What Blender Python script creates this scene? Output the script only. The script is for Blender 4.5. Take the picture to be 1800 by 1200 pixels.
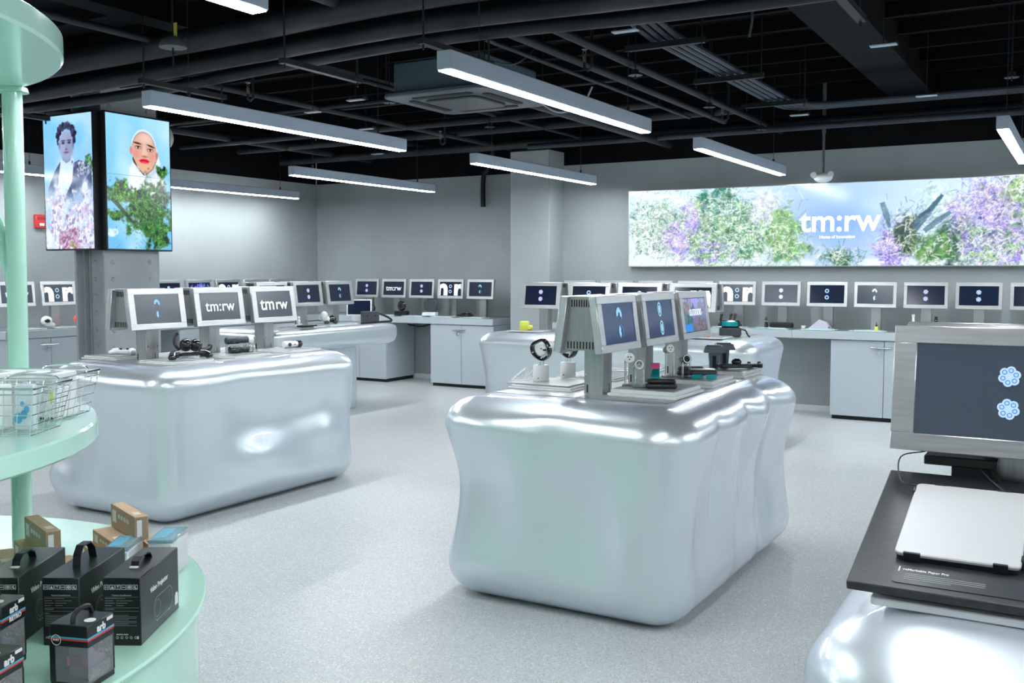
import bpy, bmesh, math, random
import numpy as np
from mathutils import Vector, Matrix, noise as mnoise

for o in list(bpy.data.objects): bpy.data.objects.remove(o)
scene = bpy.context.scene
col = scene.collection
PI = math.pi
R = math.radians

# ------------------------------------------------------------------ camera
YAW, PITCH = R(30.21), R(3.507)
cam = bpy.data.cameras.new('camera'); cam_o = bpy.data.objects.new('camera', cam); col.objects.link(cam_o)
cam_o.location = (0, 0, 1.6)
cam_o.rotation_euler = (PI/2 - PITCH, 0, YAW)
cam.sensor_fit = 'HORIZONTAL'; cam.sensor_width = 36.0; cam.lens = 36.0*1735.8/1800
cam.shift_y = -17.9/1800
cam.clip_start = 0.05; cam.clip_end = 100
scene.camera = cam_o

# ------------------------------------------------------------------ world, exposure
scene.view_settings.view_transform = 'Standard'
scene.view_settings.look = 'None'
scene.view_settings.gamma = 1.0
scene.view_settings.use_curve_mapping = False
scene.view_settings.exposure = 0.0
world = bpy.data.worlds.new('world'); scene.world = world
world.use_nodes = True
world.node_tree.nodes['Background'].inputs[0].default_value = (0.62, 0.78, 0.9, 1)
world.node_tree.nodes['Background'].inputs[1].default_value = 0.35
LAMP = 77.0          # strength of the linear lamps' diffusers

# ------------------------------------------------------------------ materials
MATS = {}
def mat(name, color=(.8,.8,.8), rough=.5, metal=0.0, emit=None, estr=0.0, trans=0.0, coat=0.0, alpha=1.0, ior=1.45, spec=.5):
    if name in MATS: return MATS[name]
    m = bpy.data.materials.new(name); m.use_nodes = True
    b = m.node_tree.nodes['Principled BSDF']
    b.inputs['Base Color'].default_value = (*color, 1)
    b.inputs['Roughness'].default_value = rough
    b.inputs['Metallic'].default_value = metal
    b.inputs['IOR'].default_value = ior
    b.inputs['Specular IOR Level'].default_value = spec
    b.inputs['Coat Weight'].default_value = coat
    b.inputs['Coat Roughness'].default_value = .04
    b.inputs['Transmission Weight'].default_value = trans
    b.inputs['Alpha'].default_value = alpha
    if emit:
        b.inputs['Emission Color'].default_value = (*emit, 1)
        b.inputs['Emission Strength'].default_value = estr
    MATS[name] = m
    return m
def N(m, t, **kw):
    n = m.node_tree.nodes.new(t)
    for k, v in kw.items():
        if k in n.inputs: n.inputs[k].default_value = v
        else: setattr(n, k, v)
    return n
def L(m, a, ao, b, bi): m.node_tree.links.new(a.outputs[ao], b.inputs[bi])
def noisy(m, c1, c2, scale=5, detail=4, lo=.35, hi=.65, rough=None, bump=0, stretch=None, rough_in=None):
    b = m.node_tree.nodes['Principled BSDF']
    tc = N(m, 'ShaderNodeTexCoord'); mp = N(m, 'ShaderNodeMapping')
    if stretch: mp.inputs['Scale'].default_value = stretch
    nz = N(m, 'ShaderNodeTexNoise', Scale=scale, Detail=detail)
    L(m, tc, 'Object', mp, 'Vector'); L(m, mp, 'Vector', nz, 'Vector')
    cr = N(m, 'ShaderNodeValToRGB')
    cr.color_ramp.elements[0].position = lo; cr.color_ramp.elements[1].position = hi
    cr.color_ramp.elements[0].color = (*c1, 1); cr.color_ramp.elements[1].color = (*c2, 1)
    L(m, nz, 'Fac', cr, 'Fac'); L(m, cr, 'Color', b, 'Base Color')
    if rough_in:
        mr = N(m, 'ShaderNodeMapRange'); mr.inputs[3].default_value = rough_in[0]; mr.inputs[4].default_value = rough_in[1]
        L(m, nz, 'Fac', mr, 0); L(m, mr, 0, b, 'Roughness')
    if bump:
        bp = N(m, 'ShaderNodeBump', Strength=bump, Distance=.01); L(m, nz, 'Fac', bp, 'Height'); L(m, bp, 'Normal', b, 'Normal')
    return m, nz, cr

M_floor = mat('terrazzo_floor', rough=.32, spec=.4)
_, nz, cr = noisy(M_floor, (.43,.46,.47), (.52,.55,.56), scale=.9, detail=7, lo=.3, hi=.7, rough_in=(.25,.42))
def speckle(m, base, basek):
    b = m.node_tree.nodes['Principled BSDF']
    tc = N(m, 'ShaderNodeTexCoord')
    v = N(m, 'ShaderNodeTexVoronoi', Scale=170.0); L(m, tc, 'Object', v, 'Vector')
    w = N(m, 'ShaderNodeTexWhiteNoise'); L(m, v, 'Position', w, 'Vector')
    r1 = N(m, 'ShaderNodeMapRange'); r1.inputs[1].default_value=.86; r1.inputs[2].default_value=.95
    L(m, w, 'Value', r1, 0)
    mx = N(m, 'ShaderNodeMix', data_type='RGBA'); mx.inputs[7].default_value=(.66,.68,.70,1)
    L(m, r1, 0, mx, 0); L(m, base, basek, mx, 6)
    r2 = N(m, 'ShaderNodeMapRange'); r2.inputs[1].default_value=.15; r2.inputs[2].default_value=.05
    L(m, w, 'Value', r2, 0)
    mx2 = N(m, 'ShaderNodeMix', data_type='RGBA'); mx2.inputs[7].default_value=(.34,.36,.38,1)
    L(m, r2, 0, mx2, 0); L(m, mx, 2, mx2, 6); L(m, mx2, 2, b, 'Base Color')
speckle(M_floor, cr, 'Color')
M_wall = mat('painted_wall', rough=.75, spec=.25); noisy(M_wall, (.32,.355,.365), (.35,.39,.40), scale=1.5, detail=3)
M_black = mat('black_painted_ceiling', rough=.8, spec=.2); noisy(M_black, (.0008,.0012,.0018), (.0018,.003,.0042), scale=3, detail=8, stretch=(1,4,1))
M_pipe = mat('dark_painted_metal', rough=.5, spec=.4); noisy(M_pipe, (.006,.009,.012), (.014,.019,.024), scale=4, detail=5)
M_pipe2 = mat('blue_grey_painted_conduit', (.022,.032,.046), rough=.4)
M_grey = mat('dark_grey_plastic', (.10,.11,.12), rough=.5)
M_steelcol = mat('grey_painted_steel', rough=.55, spec=.4); noisy(M_steelcol, (.30,.33,.35), (.36,.39,.41), scale=3, detail=4)
M_lamp = mat('lamp_housing', (.50,.58,.70), rough=.5)
M_glow = mat('lamp_diffuser', (1,1,1), emit=(.93,.975,1.0), estr=LAMP)
M_cab = mat('cabinet_grey_laminate', rough=.38); noisy(M_cab, (.44,.50,.54), (.465,.525,.565), scale=.8, detail=2)
M_cabtop = mat('countertop_steel_grey', (.28,.31,.32), rough=.3, metal=.4)
M_gap = mat('dark_plinth', (.01,.012,.015), rough=.7)
M_steel = mat('brushed_steel', (.62,.63,.63), rough=.3, metal=1.0)
noisy(M_steel, (.47,.48,.485), (.55,.56,.56), scale=6, detail=3, stretch=(40,40,1), rough_in=(.24,.4))
M_frame = mat('brushed_aluminium_frame', (.74,.75,.76), rough=.33, metal=.95)
noisy(M_frame, (.60,.61,.63), (.67,.68,.69), scale=4, detail=2, stretch=(2,30,2), rough_in=(.28,.42))
M_screen = mat('screen_glass', (.006,.010,.022), rough=.12, emit=(.02,.04,.10), estr=.22, spec=.5)
M_screen_blue = mat('screen_glass_blue', (.01,.02,.05), rough=.12, emit=(.02,.05,.17), estr=.5, spec=.5)
M_screen_grey = mat('screen_glass_grey', (.02,.03,.04), rough=.16, emit=(.05,.065,.09), estr=.7, spec=.7)  # grey emission; on the left island it stands in for reflections in the glass
E_white = mat('screen_white', (.1,.1,.1), emit=(.9,.97,1), estr=1.15)
E_cyan = mat('screen_cyan', (.05,.1,.1), emit=(.35,.72,.95), estr=.85)
E_lilac = mat('screen_lilac', (.1,.1,.1), emit=(.58,.50,.92), estr=.85)
E_sky = mat('screen_light_blue', (.1,.1,.1), emit=(.45,.68,1.0), estr=1.0)
E_deep = mat('screen_deep_blue', (.02,.05,.1), emit=(.04,.20,.62), estr=1.0)
E_teal = mat('screen_teal', (.02,.05,.1), emit=(.06,.35,.45), estr=.7)
E_pink = mat('screen_pink', (.1,.05,.05), emit=(.95,.45,.5), estr=.8)
M_dark = mat('black_gap', (.008,.009,.01), rough=.8)
M_blackpl = mat('black_plastic', (.012,.013,.015), rough=.35)
M_blackgl = mat('black_gloss', (.012,.014,.016), rough=.12, coat=.5)
M_graphite = mat('graphite_plastic', (.05,.06,.07), rough=.42)
M_whitepl = mat('white_plastic', (.82,.84,.85), rough=.3)
M_chrome = mat('chrome', (.85,.86,.87), rough=.12, metal=1.0)
M_acryl = mat('clear_acrylic', (.92,.98,.98), rough=.03, trans=.9, ior=1.35)
M_frost = mat('frosted_acrylic_tray', (.80,.84,.86), rough=.25, trans=.15)
M_aqua = mat('aqua_acrylic_tray', (.55,.88,.88), rough=.2, trans=.1)
M_traytop = mat('tray_grey_top', (.30,.32,.33), rough=.25)
M_slate = mat('black_slate_board', rough=.4); noisy(M_slate, (.015,.018,.02), (.03,.034,.037), scale=30, detail=4, stretch=(1,14,1))
M_tablet = mat('silver_tablet_back', (.44,.45,.46), rough=.4, metal=.15)
M_mint = mat('mint_green_paint', (.50,.80,.68), rough=.16, coat=.4)
M_mintdk = mat('mint_canopy_inset', (.36,.66,.56), rough=.2)
M_wire = mat('chrome_wire', (.86,.88,.9), rough=.18, metal=1.0)
M_whitebox = mat('white_carton', (.88,.90,.90), rough=.35)
M_greyprint = mat('grey_print', (.35,.37,.40), rough=.5)
M_blueprint = mat('blue_print', (.12,.45,.75), rough=.4)
M_yellow = mat('yellow_green_plastic', (.78,.80,.12), rough=.4)
M_orange = mat('orange_plastic', (.9,.12,.04), rough=.4)
M_tealvis = mat('teal_iridescent_visor', (.02,.42,.45), rough=.1, metal=.6)
M_red = mat('red_plastic', (.55,.04,.04), rough=.35)
M_boxblk = mat('black_carton', (.013,.017,.018), rough=.3)
M_boxprint = mat('white_box_print', (.75,.77,.78), rough=.5)
M_kraft = mat('kraft_cardboard', rough=.75, spec=.2); noisy(M_kraft, (.52,.36,.24), (.60,.43,.30), scale=8, detail=4)
M_kraftdk = mat('cardboard_end', (.34,.24,.16), rough=.8)
M_bubble = mat('clear_blue_wrap', (.42,.66,.78), rough=.12, trans=.35, coat=.5)
M_bubblew = mat('white_wrapped_box', (.68,.72,.75), rough=.25, coat=.4)
M_film = mat('clear_window_film', (.8,.85,.87), rough=.04, alpha=.14)
M_window = mat('box_window_plastic', (.07,.09,.10), rough=.06, coat=.8)
M_stripeR = mat('red_print', (.62,.05,.04), rough=.4)
M_stripeB = mat('cyan_print', (.05,.42,.6), rough=.4)
M_pinkpr = mat('pink_print', (.65,.08,.22), rough=.4)
M_greenpr = mat('green_print', (.04,.30,.18), rough=.4)
M_pearl = mat('pearl_silver_lacquer', (.70,.75,.80), rough=.32, metal=.66, coat=.8)
def pearl(m):
    b = m.node_tree.nodes['Principled BSDF']
    lw = N(m, 'ShaderNodeLayerWeight', Blend=.35)
    cr = N(m, 'ShaderNodeValToRGB'); e = cr.color_ramp.elements
    e[0].position = 0; e[0].color = (.66,.735,.765,1); e[1].position = 1; e[1].color = (.70,.72,.88,1)
    k = e.new(.5); k.color = (.66,.73,.80,1)
    L(m, lw, 'Facing', cr, 'Fac'); L(m, cr, 'Color', b, 'Base Color')
    b.inputs['Coat Roughness'].default_value = .03
pearl(M_pearl)

# ------------------------------------------------------------------ mesh helpers
def new(): return bmesh.new()
def T(x=0,y=0,z=0): return Matrix.Translation((x,y,z))
def Rz(a): return Matrix.Rotation(a,4,'Z')
def Rx(a): return Matrix.Rotation(a,4,'X')
def Ry(a): return Matrix.Rotation(a,4,'Y')
def box(bm, x0,x1,y0,y1,z0,z1, bev=0, M=None, seg=1):
    t = bmesh.new() if bev else bm
    vs = [t.verts.new(p) for p in ((x0,y0,z0),(x1,y0,z0),(x1,y1,z0),(x0,y1,z0),(x0,y0,z1),(x1,y0,z1),(x1,y1,z1),(x0,y1,z1))]
    for f in ((0,3,2,1),(4,5,6,7),(0,1,5,4),(1,2,6,5),(2,3,7,6),(3,0,4,7)): t.faces.new([vs[i] for i in f])
    if bev:
        bmesh.ops.bevel(t, geom=list(t.edges), offset=bev, segments=seg, affect='EDGES', profile=.5)
        merge(bm, t, M)
    elif M is not None:
        for v in vs: v.co = M @ v.co
    return bm
def merge(bm, t, M=None):
    mp = {}
    for v in t.verts: mp[v] = bm.verts.new((M @ v.co) if M is not None else v.co)
    for f in t.faces:
        try:
            nf = bm.faces.new([mp[v] for v in f.verts]); nf.smooth = f.smooth
        except ValueError: pass
    t.free()
def prism(bm, poly, z0, z1, M=None, bev=0, seg=1):
    t = bmesh.new()
    a = [t.verts.new((p[0],p[1],z0)) for p in poly]; b = [t.verts.new((p[0],p[1],z1)) for p in poly]
    n = len(poly)
    t.faces.new(a[::-1]); t.faces.new(b)
    for i in range(n): t.faces.new((a[i],a[(i+1)%n],b[(i+1)%n],b[i]))
    bmesh.ops.recalc_face_normals(t, faces=t.faces)
    if bev: bmesh.ops.bevel(t, geom=list(t.edges), offset=bev, segments=seg, affect='EDGES', profile=.5)
    merge(bm, t, M); return bm
def hexa(bm, p8, M=None):
    vs = [bm.verts.new((M @ Vector(p)) if M is not None else p) for p in p8]
    for f in ((0,3,2,1),(4,5,6,7),(0,1,5,4),(1,2,6,5),(2,3,7,6),(3,0,4,7)): bm.faces.new([vs[i] for i in f])
    return bm
def cyl(bm, r0, r1, z0, z1, n=20, M=None, x=0, y=0, cap=True):
    a=[];b=[]
    for i in range(n):
        c,s=math.cos(2*PI*i/n),math.sin(2*PI*i/n)
        p=Vector((x+r0*c,y+r0*s,z0)); q=Vector((x+r1*c,y+r1*s,z1))
        if M is not None: p=M@p;q=M@q
        a.append(bm.verts.new(p)); b.append(bm.verts.new(q))
    for i in range(n):
        f=bm.faces.new((a[i],a[(i+1)%n],b[(i+1)%n],b[i])); f.smooth=True
    if cap: bm.faces.new(a[::-1]); bm.faces.new(b)
    return bm
def lathe(bm, prof, n=24, M=None, closed=False):
    rings=[]
    for (r,z) in prof:
        ring=[]
        for i in range(n):
            p=Vector((r*math.cos(2*PI*i/n),r*math.sin(2*PI*i/n),z))
            if M is not None: p=M@p
            ring.append(bm.verts.new(p))
        rings.append(ring)
    if closed: rings.append(rings[0])
    for a,b in zip(rings,rings[1:]):
        for i in range(n):
            f=bm.faces.new((a[i],a[(i+1)%n],b[(i+1)%n],b[i])); f.smooth=True
    if not closed:
        if prof[0][0]>1e-4: bm.faces.new(rings[0][::-1])
        if prof[-1][0]>1e-4: bm.faces.new(rings[-1])
    return bm
def ell(bm, c, r, M=None, u=18, v=12):
    t=bmesh.new(); bmesh.ops.create_uvsphere(t,u_segments=u,v_segments=v,radius=1)
    for q in t.verts: q.co=Vector((c[0]+q.co.x*r[0],c[1]+q.co.y*r[1],c[2]+q.co.z*r[2]))
    for f in t.faces: f.smooth=True
    merge(bm,t,M); return bm
def tube(bm, pts, r, n=8, M=None, closed=False, cap=True):
    P=[Vector(p) for p in pts]; m=len(P); rings=[]
    up=Vector((0,0,1)); prev=None
    for i,p in enumerate(P):
        if closed: d=(P[(i+1)%m]-P[i-1])
        else: d=(P[min(i+1,m-1)]-P[max(i-1,0)])
        d.normalize()
        if prev is None:
            a=d.cross(up)
            if a.length<.1: a=d.cross(Vector((1,0,0)))
        else: a=prev-d*prev.dot(d)
        a.normalize(); prev=a; b=d.cross(a)
        rr=r[i] if isinstance(r,(list,tuple)) else r
        ring=[]
        for k in range(n):
            t=2*PI*k/n+PI/n; q=p+a*math.cos(t)*rr+b*math.sin(t)*rr
            if M is not None: q=M@q
            ring.append(bm.verts.new(q))
        rings.append(ring)
    if closed: rings.append(rings[0])
    for a,b in zip(rings,rings[1:]):
        for k in range(n):
            f=bm.faces.new((a[k],a[(k+1)%n],b[(k+1)%n],b[k])); f.smooth=n>4
    if cap and not closed: bm.faces.new(rings[0][::-1]); bm.faces.new(rings[-1])
    return bm
def curve_pts(ctrl, n=8):
    out=[]; P=[Vector(p) for p in ctrl]; P=[2*P[0]-P[1]]+P+[2*P[-1]-P[-2]]
    for i in range(1,len(P)-2):
        for k in range(n):
            t=k/n; a,b,c,d=P[i-1],P[i],P[i+1],P[i+2]
            out.append(.5*((2*b)+(c-a)*t+(2*a-5*b+4*c-d)*t*t+(3*b-a-3*c+d)*t**3))
    out.append(P[-2]); return out
def rrect(w,h,r,n=4,cx=0,cy=0):
    out=[]
    for (sx,sy,a0) in ((1,1,0),(-1,1,90),(-1,-1,180),(1,-1,270)):
        for i in range(n+1):
            a=R(a0+90*i/n); out.append((cx+sx*(w/2-r)+r*math.cos(a),cy+sy*(h/2-r)+r*math.sin(a)))
    return out
def obj(name, bm, m, parent=None, loc=(0,0,0), rot=(0,0,0)):
    if isinstance(bm, bmesh.types.BMesh):
        bmesh.ops.recalc_face_normals(bm, faces=bm.faces)
        me=bpy.data.meshes.new(name); bm.to_mesh(me); bm.free(); me.set_sharp_from_angle(angle=R(38))
    else: me=bm
    me.materials.clear(); me.materials.append(m)
    o=bpy.data.objects.new(name,me); col.objects.link(o)
    o.location=loc; o.rotation_euler=rot
    if parent: o.parent=parent
    return o
def tag(o,label,cat,group=None,kind=None):
    if label: o['label']=label
    if cat: o['category']=cat
    if group: o['group']=group
    if kind: o['kind']=kind
    return o
def thing(name,label,cat,loc=(0,0,0),rz=0,group=None):
    o=bpy.data.objects.new(name,None); col.objects.link(o); o.empty_display_size=.05
    o.location=loc; o.rotation_euler=(0,0,rz); return tag(o,label,cat,group)
def struct(name,bm,m,parent=None,loc=(0,0,0)):
    o=obj(name,bm,m,parent,loc)
    o['kind']='structure'; return o
def copy_tree(o,parent=None):
    c=o.copy(); col.objects.link(c); c.parent=parent
    for ch in list(o.children): copy_tree(ch,c)
    return c
_txt={}
def text_mesh(s,size=1.0,bold=.0,ext=.0005,align='CENTER',space=1.0):
    key=(s,size,bold,ext,align,space)
    if key in _txt: return _txt[key].copy()
    c=bpy.data.curves.new('t','FONT'); c.body=s; c.size=size; c.offset=bold; c.extrude=ext
    c.align_x=align; c.align_y='CENTER'; c.resolution_u=4; c.space_character=space
    o=bpy.data.objects.new('t',c); col.objects.link(o)
    dg=bpy.context.evaluated_depsgraph_get(); dg.update()
    me=bpy.data.meshes.new_from_object(o.evaluated_get(dg))
    bpy.data.objects.remove(o); bpy.data.curves.remove(c)
    _txt[key]=me; return me.copy()
def text_bm(s,w=None,M=None,bm=None,**k):
    """text lying in the local XY plane scaled to width w, transformed by M"""
    me=text_mesh(s,**k); t=bmesh.new(); t.from_mesh(me); bpy.data.meshes.remove(me)
    if w:
        xs=[v.co.x for v in t.verts]; ys=[v.co.y for v in t.verts]
        s_=w/(max(xs)-min(xs)); cx=(max(xs)+min(xs))/2
        if k.get('align','CENTER')!='CENTER': cx=min(xs)
        for v in t.verts: v.co.x=(v.co.x-cx)*s_; v.co.y*=s_
    if bm is None: bm=bmesh.new()
    merge(bm,t,M); return bm
CL=(math.cos(YAW),math.sin(YAW))
def lw(lx,ly,z=0):     # stand-aligned frame (turned 30 degrees) to world
    return (lx*CL[0]-ly*CL[1], lx*CL[1]+ly*CL[0], z)

# ------------------------------------------------------------------ picture painting for the flat lit displays
rng=np.random.default_rng(7)
def vnoise(h,w,cells,octs=4,seed=0):
    r=np.random.default_rng(seed); out=np.zeros((h,w)); amp=1; tot=0
    for o in range(octs):
        cy,cx=int(cells*(2**o)*h/max(h,w))+2,int(cells*(2**o)*w/max(h,w))+2
        g=r.random((cy+1,cx+1)); yy=np.linspace(0,cy-1e-3,h); xx=np.linspace(0,cx-1e-3,w)
        yi=yy.astype(int);xi=xx.astype(int);fy=(yy-yi)[:,None];fx=(xx-xi)[None,:]
        fy=fy*fy*(3-2*fy);fx=fx*fx*(3-2*fx)
        a=g[yi][:,xi];b=g[yi][:,xi+1];c=g[yi+1][:,xi];d=g[yi+1][:,xi+1]
        out+=amp*((a*(1-fx)+b*fx)*(1-fy)+(c*(1-fx)+d*fx)*fy); tot+=amp; amp*=.55
    return out/tot
class Canvas:                      # x 0..asp, y 0..1 (y up); row 0 is the bottom
    def __init__(s,w,h,c=(0,0,0)):
        s.w,s.h=w,h; s.a=np.ones((h,w,3))*np.array(c); s.asp=w/h
        s.Y,s.X=np.meshgrid((np.arange(h)+.5)/h,(np.arange(w)+.5)/h,indexing='ij')
    def lay(s,m,c,op=1):
        m=np.clip(m,0,1)[...,None]*op; s.a=s.a*(1-m)+np.array(c)*m
    def grad(s,c0,c1):
        t=s.Y[...,None]; s.a=np.array(c0)*(1-t)+np.array(c1)*t
    def ell(s,cx,cy,rx,ry,c,soft=.01,op=1,rot=0,mask=None):
        dx,dy=s.X-cx,s.Y-cy; ca,sa=math.cos(rot),math.sin(rot)
        u=(dx*ca+dy*sa)/rx; v=(-dx*sa+dy*ca)/ry; d=(1-np.sqrt(u*u+v*v))*min(rx,ry)
        m=np.clip(d/soft+.5,0,1)
        if mask is not None: m=m*mask
        s.lay(m,c,op); return m
    def poly(s,pts,c,soft=.006,op=1,mask=None):
        inside=np.zeros((s.h,s.w),bool); n=len(pts)
        for i in range(n):
            (x1,y1),(x2,y2)=pts[i],pts[(i+1)%n]
            if y1==y2: continue
            cond=((s.Y>=min(y1,y2))&(s.Y<max(y1,y2)))&(s.X<(s.Y-y1)/(y2-y1)*(x2-x1)+x1)
            inside^=cond
        m=inside.astype(float)
        if mask is not None: m=m*mask
        s.lay(m,c,op); return m
    def strokes(s,n,cx,cy,sx,sy,cols,ln=(.03,.08),seed=0,op=.8,ang=None,wid=1,mask=None):
        r=np.random.default_rng(seed)
        for i in range(n):
            x,y=r.normal(cx,sx),r.normal(cy,sy); a=r.uniform(0,2*PI) if ang is None else r.normal(ang[0],ang[1])
            l=r.uniform(*ln); c=np.array(cols[r.integers(len(cols))])*r.uniform(.8,1.15)
            k=max(2,int(l*s.h*1.3)); t=np.linspace(0,1,k)
            px=((x+np.cos(a)*l*t)*s.h).astype(int); py=((y+np.sin(a)*l*t+ -.3*l*t*t)*s.h).astype(int)
            for q in range(wid):
                ok=(px+q>=0)&(px+q<s.w)&(py>=0)&(py<s.h)
                s.a[py[ok],px[ok]+q]=s.a[py[ok],px[ok]+q]*(1-op)+np.clip(c,0,1)*op
    def blobs(s,n,cx,cy,sx,sy,cols,rr=(.01,.03),seed=0,op=.7):
        r=np.random.default_rng(seed)
        for i in range(n):
            x,y=r.normal(cx,sx),r.normal(cy,sy); q=r.uniform(*rr); c=np.array(cols[r.integers(len(cols))])*r.uniform(.8,1.15)
            x0,x1=int((x-q)*s.h),int((x+q)*s.h)+2; y0,y1=int((y-q)*s.h),int((y+q)*s.h)+2
            x0,y0=max(0,x0),max(0,y0); x1,y1=min(s.w,x1),min(s.h,y1)
            if x1<=x0 or y1<=y0: continue
            d=np.hypot(s.X[y0:y1,x0:x1]-x,s.Y[y0:y1,x0:x1]-y)
            m=(np.clip((q-d)/(q*.5),0,1)*op)[...,None]
            s.a[y0:y1,x0:x1]=s.a[y0:y1,x0:x1]*(1-m)+np.clip(c,0,1)*m
    def foliage(s,cx,cy,rx,ry,cols,seed=0,grain=14,dens=.5,op=1,edge=.35):
        d=1-np.sqrt(((s.X-cx)/rx)**2+((s.Y-cy)/ry)**2)
        n=vnoise(s.h,s.w,grain,5,seed); n2=vnoise(s.h,s.w,grain*1.7,4,seed+100); n3=vnoise(s.h,s.w,grain*3,3,seed+200)
        m=np.clip((d*1.2+(n-.5)*2.2-(.5-dens))/edge,0,1)*(d>-.6)
        k=np.clip((n2-.32)/.36,0,.999)*len(cols); i=k.astype(int); C=np.array(cols)[i]*(.62+.76*n3)[...,None]
        m=(m*op)[...,None]; s.a=s.a*(1-m)+np.clip(C,0,1.1)*m
    def mesh(s,name,W,H):
        """grid in local XZ plane (x 0..W, z 0..H) facing -Y with one colour per cell"""
        w,h=s.w,s.h
        xs=np.linspace(0,W,w+1); zs=np.linspace(0,H,h+1)
        vx,vz=np.meshgrid(xs,zs); v=np.zeros(((w+1)*(h+1),3)); v[:,0]=vx.ravel(); v[:,2]=vz.ravel()
        i=(np.arange(h)[:,None]*(w+1)+np.arange(w)[None,:]).ravel()
        f=np.stack([i,i+1,i+w+2,i+w+1],1)
        me=bpy.data.meshes.new(name); me.vertices.add(len(v)); me.vertices.foreach_set('co',v.ravel())
        me.loops.add(f.size); me.loops.foreach_set('vertex_index',f.ravel())
        me.polygons.add(len(f)); me.polygons.foreach_set('loop_start',np.arange(len(f))*4); me.polygons.foreach_set('loop_total',np.full(len(f),4))
        me.update(calc_edges=True)
        at=me.color_attributes.new('pic','FLOAT_COLOR','POINT')
        A=np.clip(s.a,0,1.2)**2.2
        P=np.zeros((h+1,w+1,3)); Q=np.zeros((h+1,w+1,1))
        for dy in (0,1):
            for dx in (0,1): P[dy:h+dy,dx:w+dx]+=A; Q[dy:h+dy,dx:w+dx]+=1
        P/=Q; c=np.ones(((w+1)*(h+1),4)); c[:,:3]=P.reshape(-1,3)
        at.data.foreach_set('color',c.ravel()); return me
def pic_mat(name,strength):
    m=mat(name,(.01,.01,.01),rough=.15,emit=(1,1,1),estr=strength)
    a=N(m,'ShaderNodeAttribute',attribute_name='pic'); L(m,a,'Color',m.node_tree.nodes['Principled BSDF'],'Emission Color'); return m

# ================================================================== THE SETTING
ZW, ZC = 2.95, 3.7
XL, YB1, YB2 = -10.55, 12.0, 11.42
struct('floor', box(new(), XL-.2, 5.2, -4.2, 12.3, -.1, 0), M_floor)
struct('ceiling', box(new(), XL-.2, 5.2, -4.2, 12.3, ZC, ZC+.1), M_black)
struct('wall_left', box(new(), XL-.15, XL, -4.1, YB1, 0, ZW), M_wall)
struct('wall_back_left', box(new(), XL, -6.45, YB1, YB1+.15, 0, ZW), M_wall)
struct('wall_back_right', box(new(), -5.88, 5.0, YB2, YB2+.6, 0, ZW), M_wall)
struct('wall_column', box(new(), -6.45, -5.88, 11.03, 12.1, 0, 3.12, .008), M_wall)
struct('wall_right', box(new(), 5.0, 5.15, -4.1, YB1, 0, ZW), M_wall)
struct('wall_rear', box(new(), XL, 5.0, -4.15, -4.0, 0, ZW), M_wall)
struct('trim_1', box(new(), XL-.15, XL-.01, -4.1, YB1, ZW, ZC), M_black)
struct('trim_2', box(new(), XL-.01, -6.45, YB1+.01, YB1+.15, ZW, ZC), M_black)
struct('trim_3', box(new(), -5.88, 5.0, YB2+.01, YB2+.6, ZW, ZC), M_black)
struct('trim_4', box(new(), -6.44, -5.89, 11.05, 12.1, 3.12, ZC), M_black)
struct('trim_5', box(new(), 5.01, 5.15, -4.1, YB1, ZW, ZC), M_black)
struct('trim_6', box(new(), XL, 5.0, -4.15, -4.01, ZW, ZC), M_black)
M_base = mat('white_skirting', (.72,.74,.75), rough=.4)
struct('baseboard_left', box(new(), XL, XL+.012, -4, YB1, 0, .07), M_base)
struct('baseboard_back_left', box(new(), XL+.012, -6.45, YB1-.012, YB1, 0, .07), M_base)
struct('baseboard_back_right', box(new(), -5.88, 5, YB2-.012, YB2, 0, .07), M_base)

# deck beams and joists under the ceiling slab
for i,(x,w) in enumerate(((-8.6,.22),(-6.0,.22),(-1.65,.42),(1.6,.3))):
    tag(obj('ceiling_beam', box(new(), x-w/2, x+w/2, -3.9, 11.4, 3.42, ZC), M_black),
        ['black steel beam running front to back high over the left wall monitors','black beam above the riveted column side of the room',
         'widest black beam, running front to back left of the rightmost lamp','black beam beyond the right end of the lamp rows'][i],'beam',kind='structure')
jb=new()
for y in np.arange(-3.5,12,.62): box(jb, XL, 5, y, y+.05, 3.58, ZC)
tag(obj('ceiling_joists', jb, M_black),'rows of shallow black joists under the ceiling deck','joists',kind='stuff')

# ------------------------------------------------------------------ linear lamps on a 2.33 m grid
def linear_lamp(x,y0,y1,label,z=2.75):
    t=thing('linear_lamp',label,'ceiling light',(x,(y0+y1)/2,z),0,'white linear lamps hung in rows')
    h=(y1-y0)/2; hb=new(); box(hb,-.045,.045,-h,h,-.1,0,.004)
    obj('lamp_housing',hb,M_lamp,t)
    db=new(); box(db,-.038,.038,-h+.01,h-.01,-.106,-.0995); obj('diffuser',db,M_glow,t)
    for s in (-1,1):
        b=new(); tube(b,[(0,s*(h-.35),.0),(0,s*(h-.35),ZC-z)],.0025,5); cyl(b,.012,.012,0,.04,8,T(0,s*(h-.35),0)); obj('suspension_wire',b,M_pipe2,t)
lx=[-10.0,-7.6,-5.23,-2.94,-.58,1.75,4.1]
names={(0,1):'leftmost lamp, mostly behind the green post and column screens',(1,1):'lamp high above the riveted column, left of it',(2,1):'long white lamp starting right of the column screens',(3,1):'largest white lamp, top centre of the photo',
 (0,2):'farthest left lamp, running along the left wall behind the column screens',(1,2):'far lamp left of centre, above the corner of the back walls',(2,2):'far lamp in front of the grey wall pillar',(3,2):'far lamp above the left end of the lit billboard',(4,2):'lamp at the right edge above the lit billboard',
 (3,0):'lamp whose lit tip shows at the top edge, left of the big lamp'}
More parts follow.
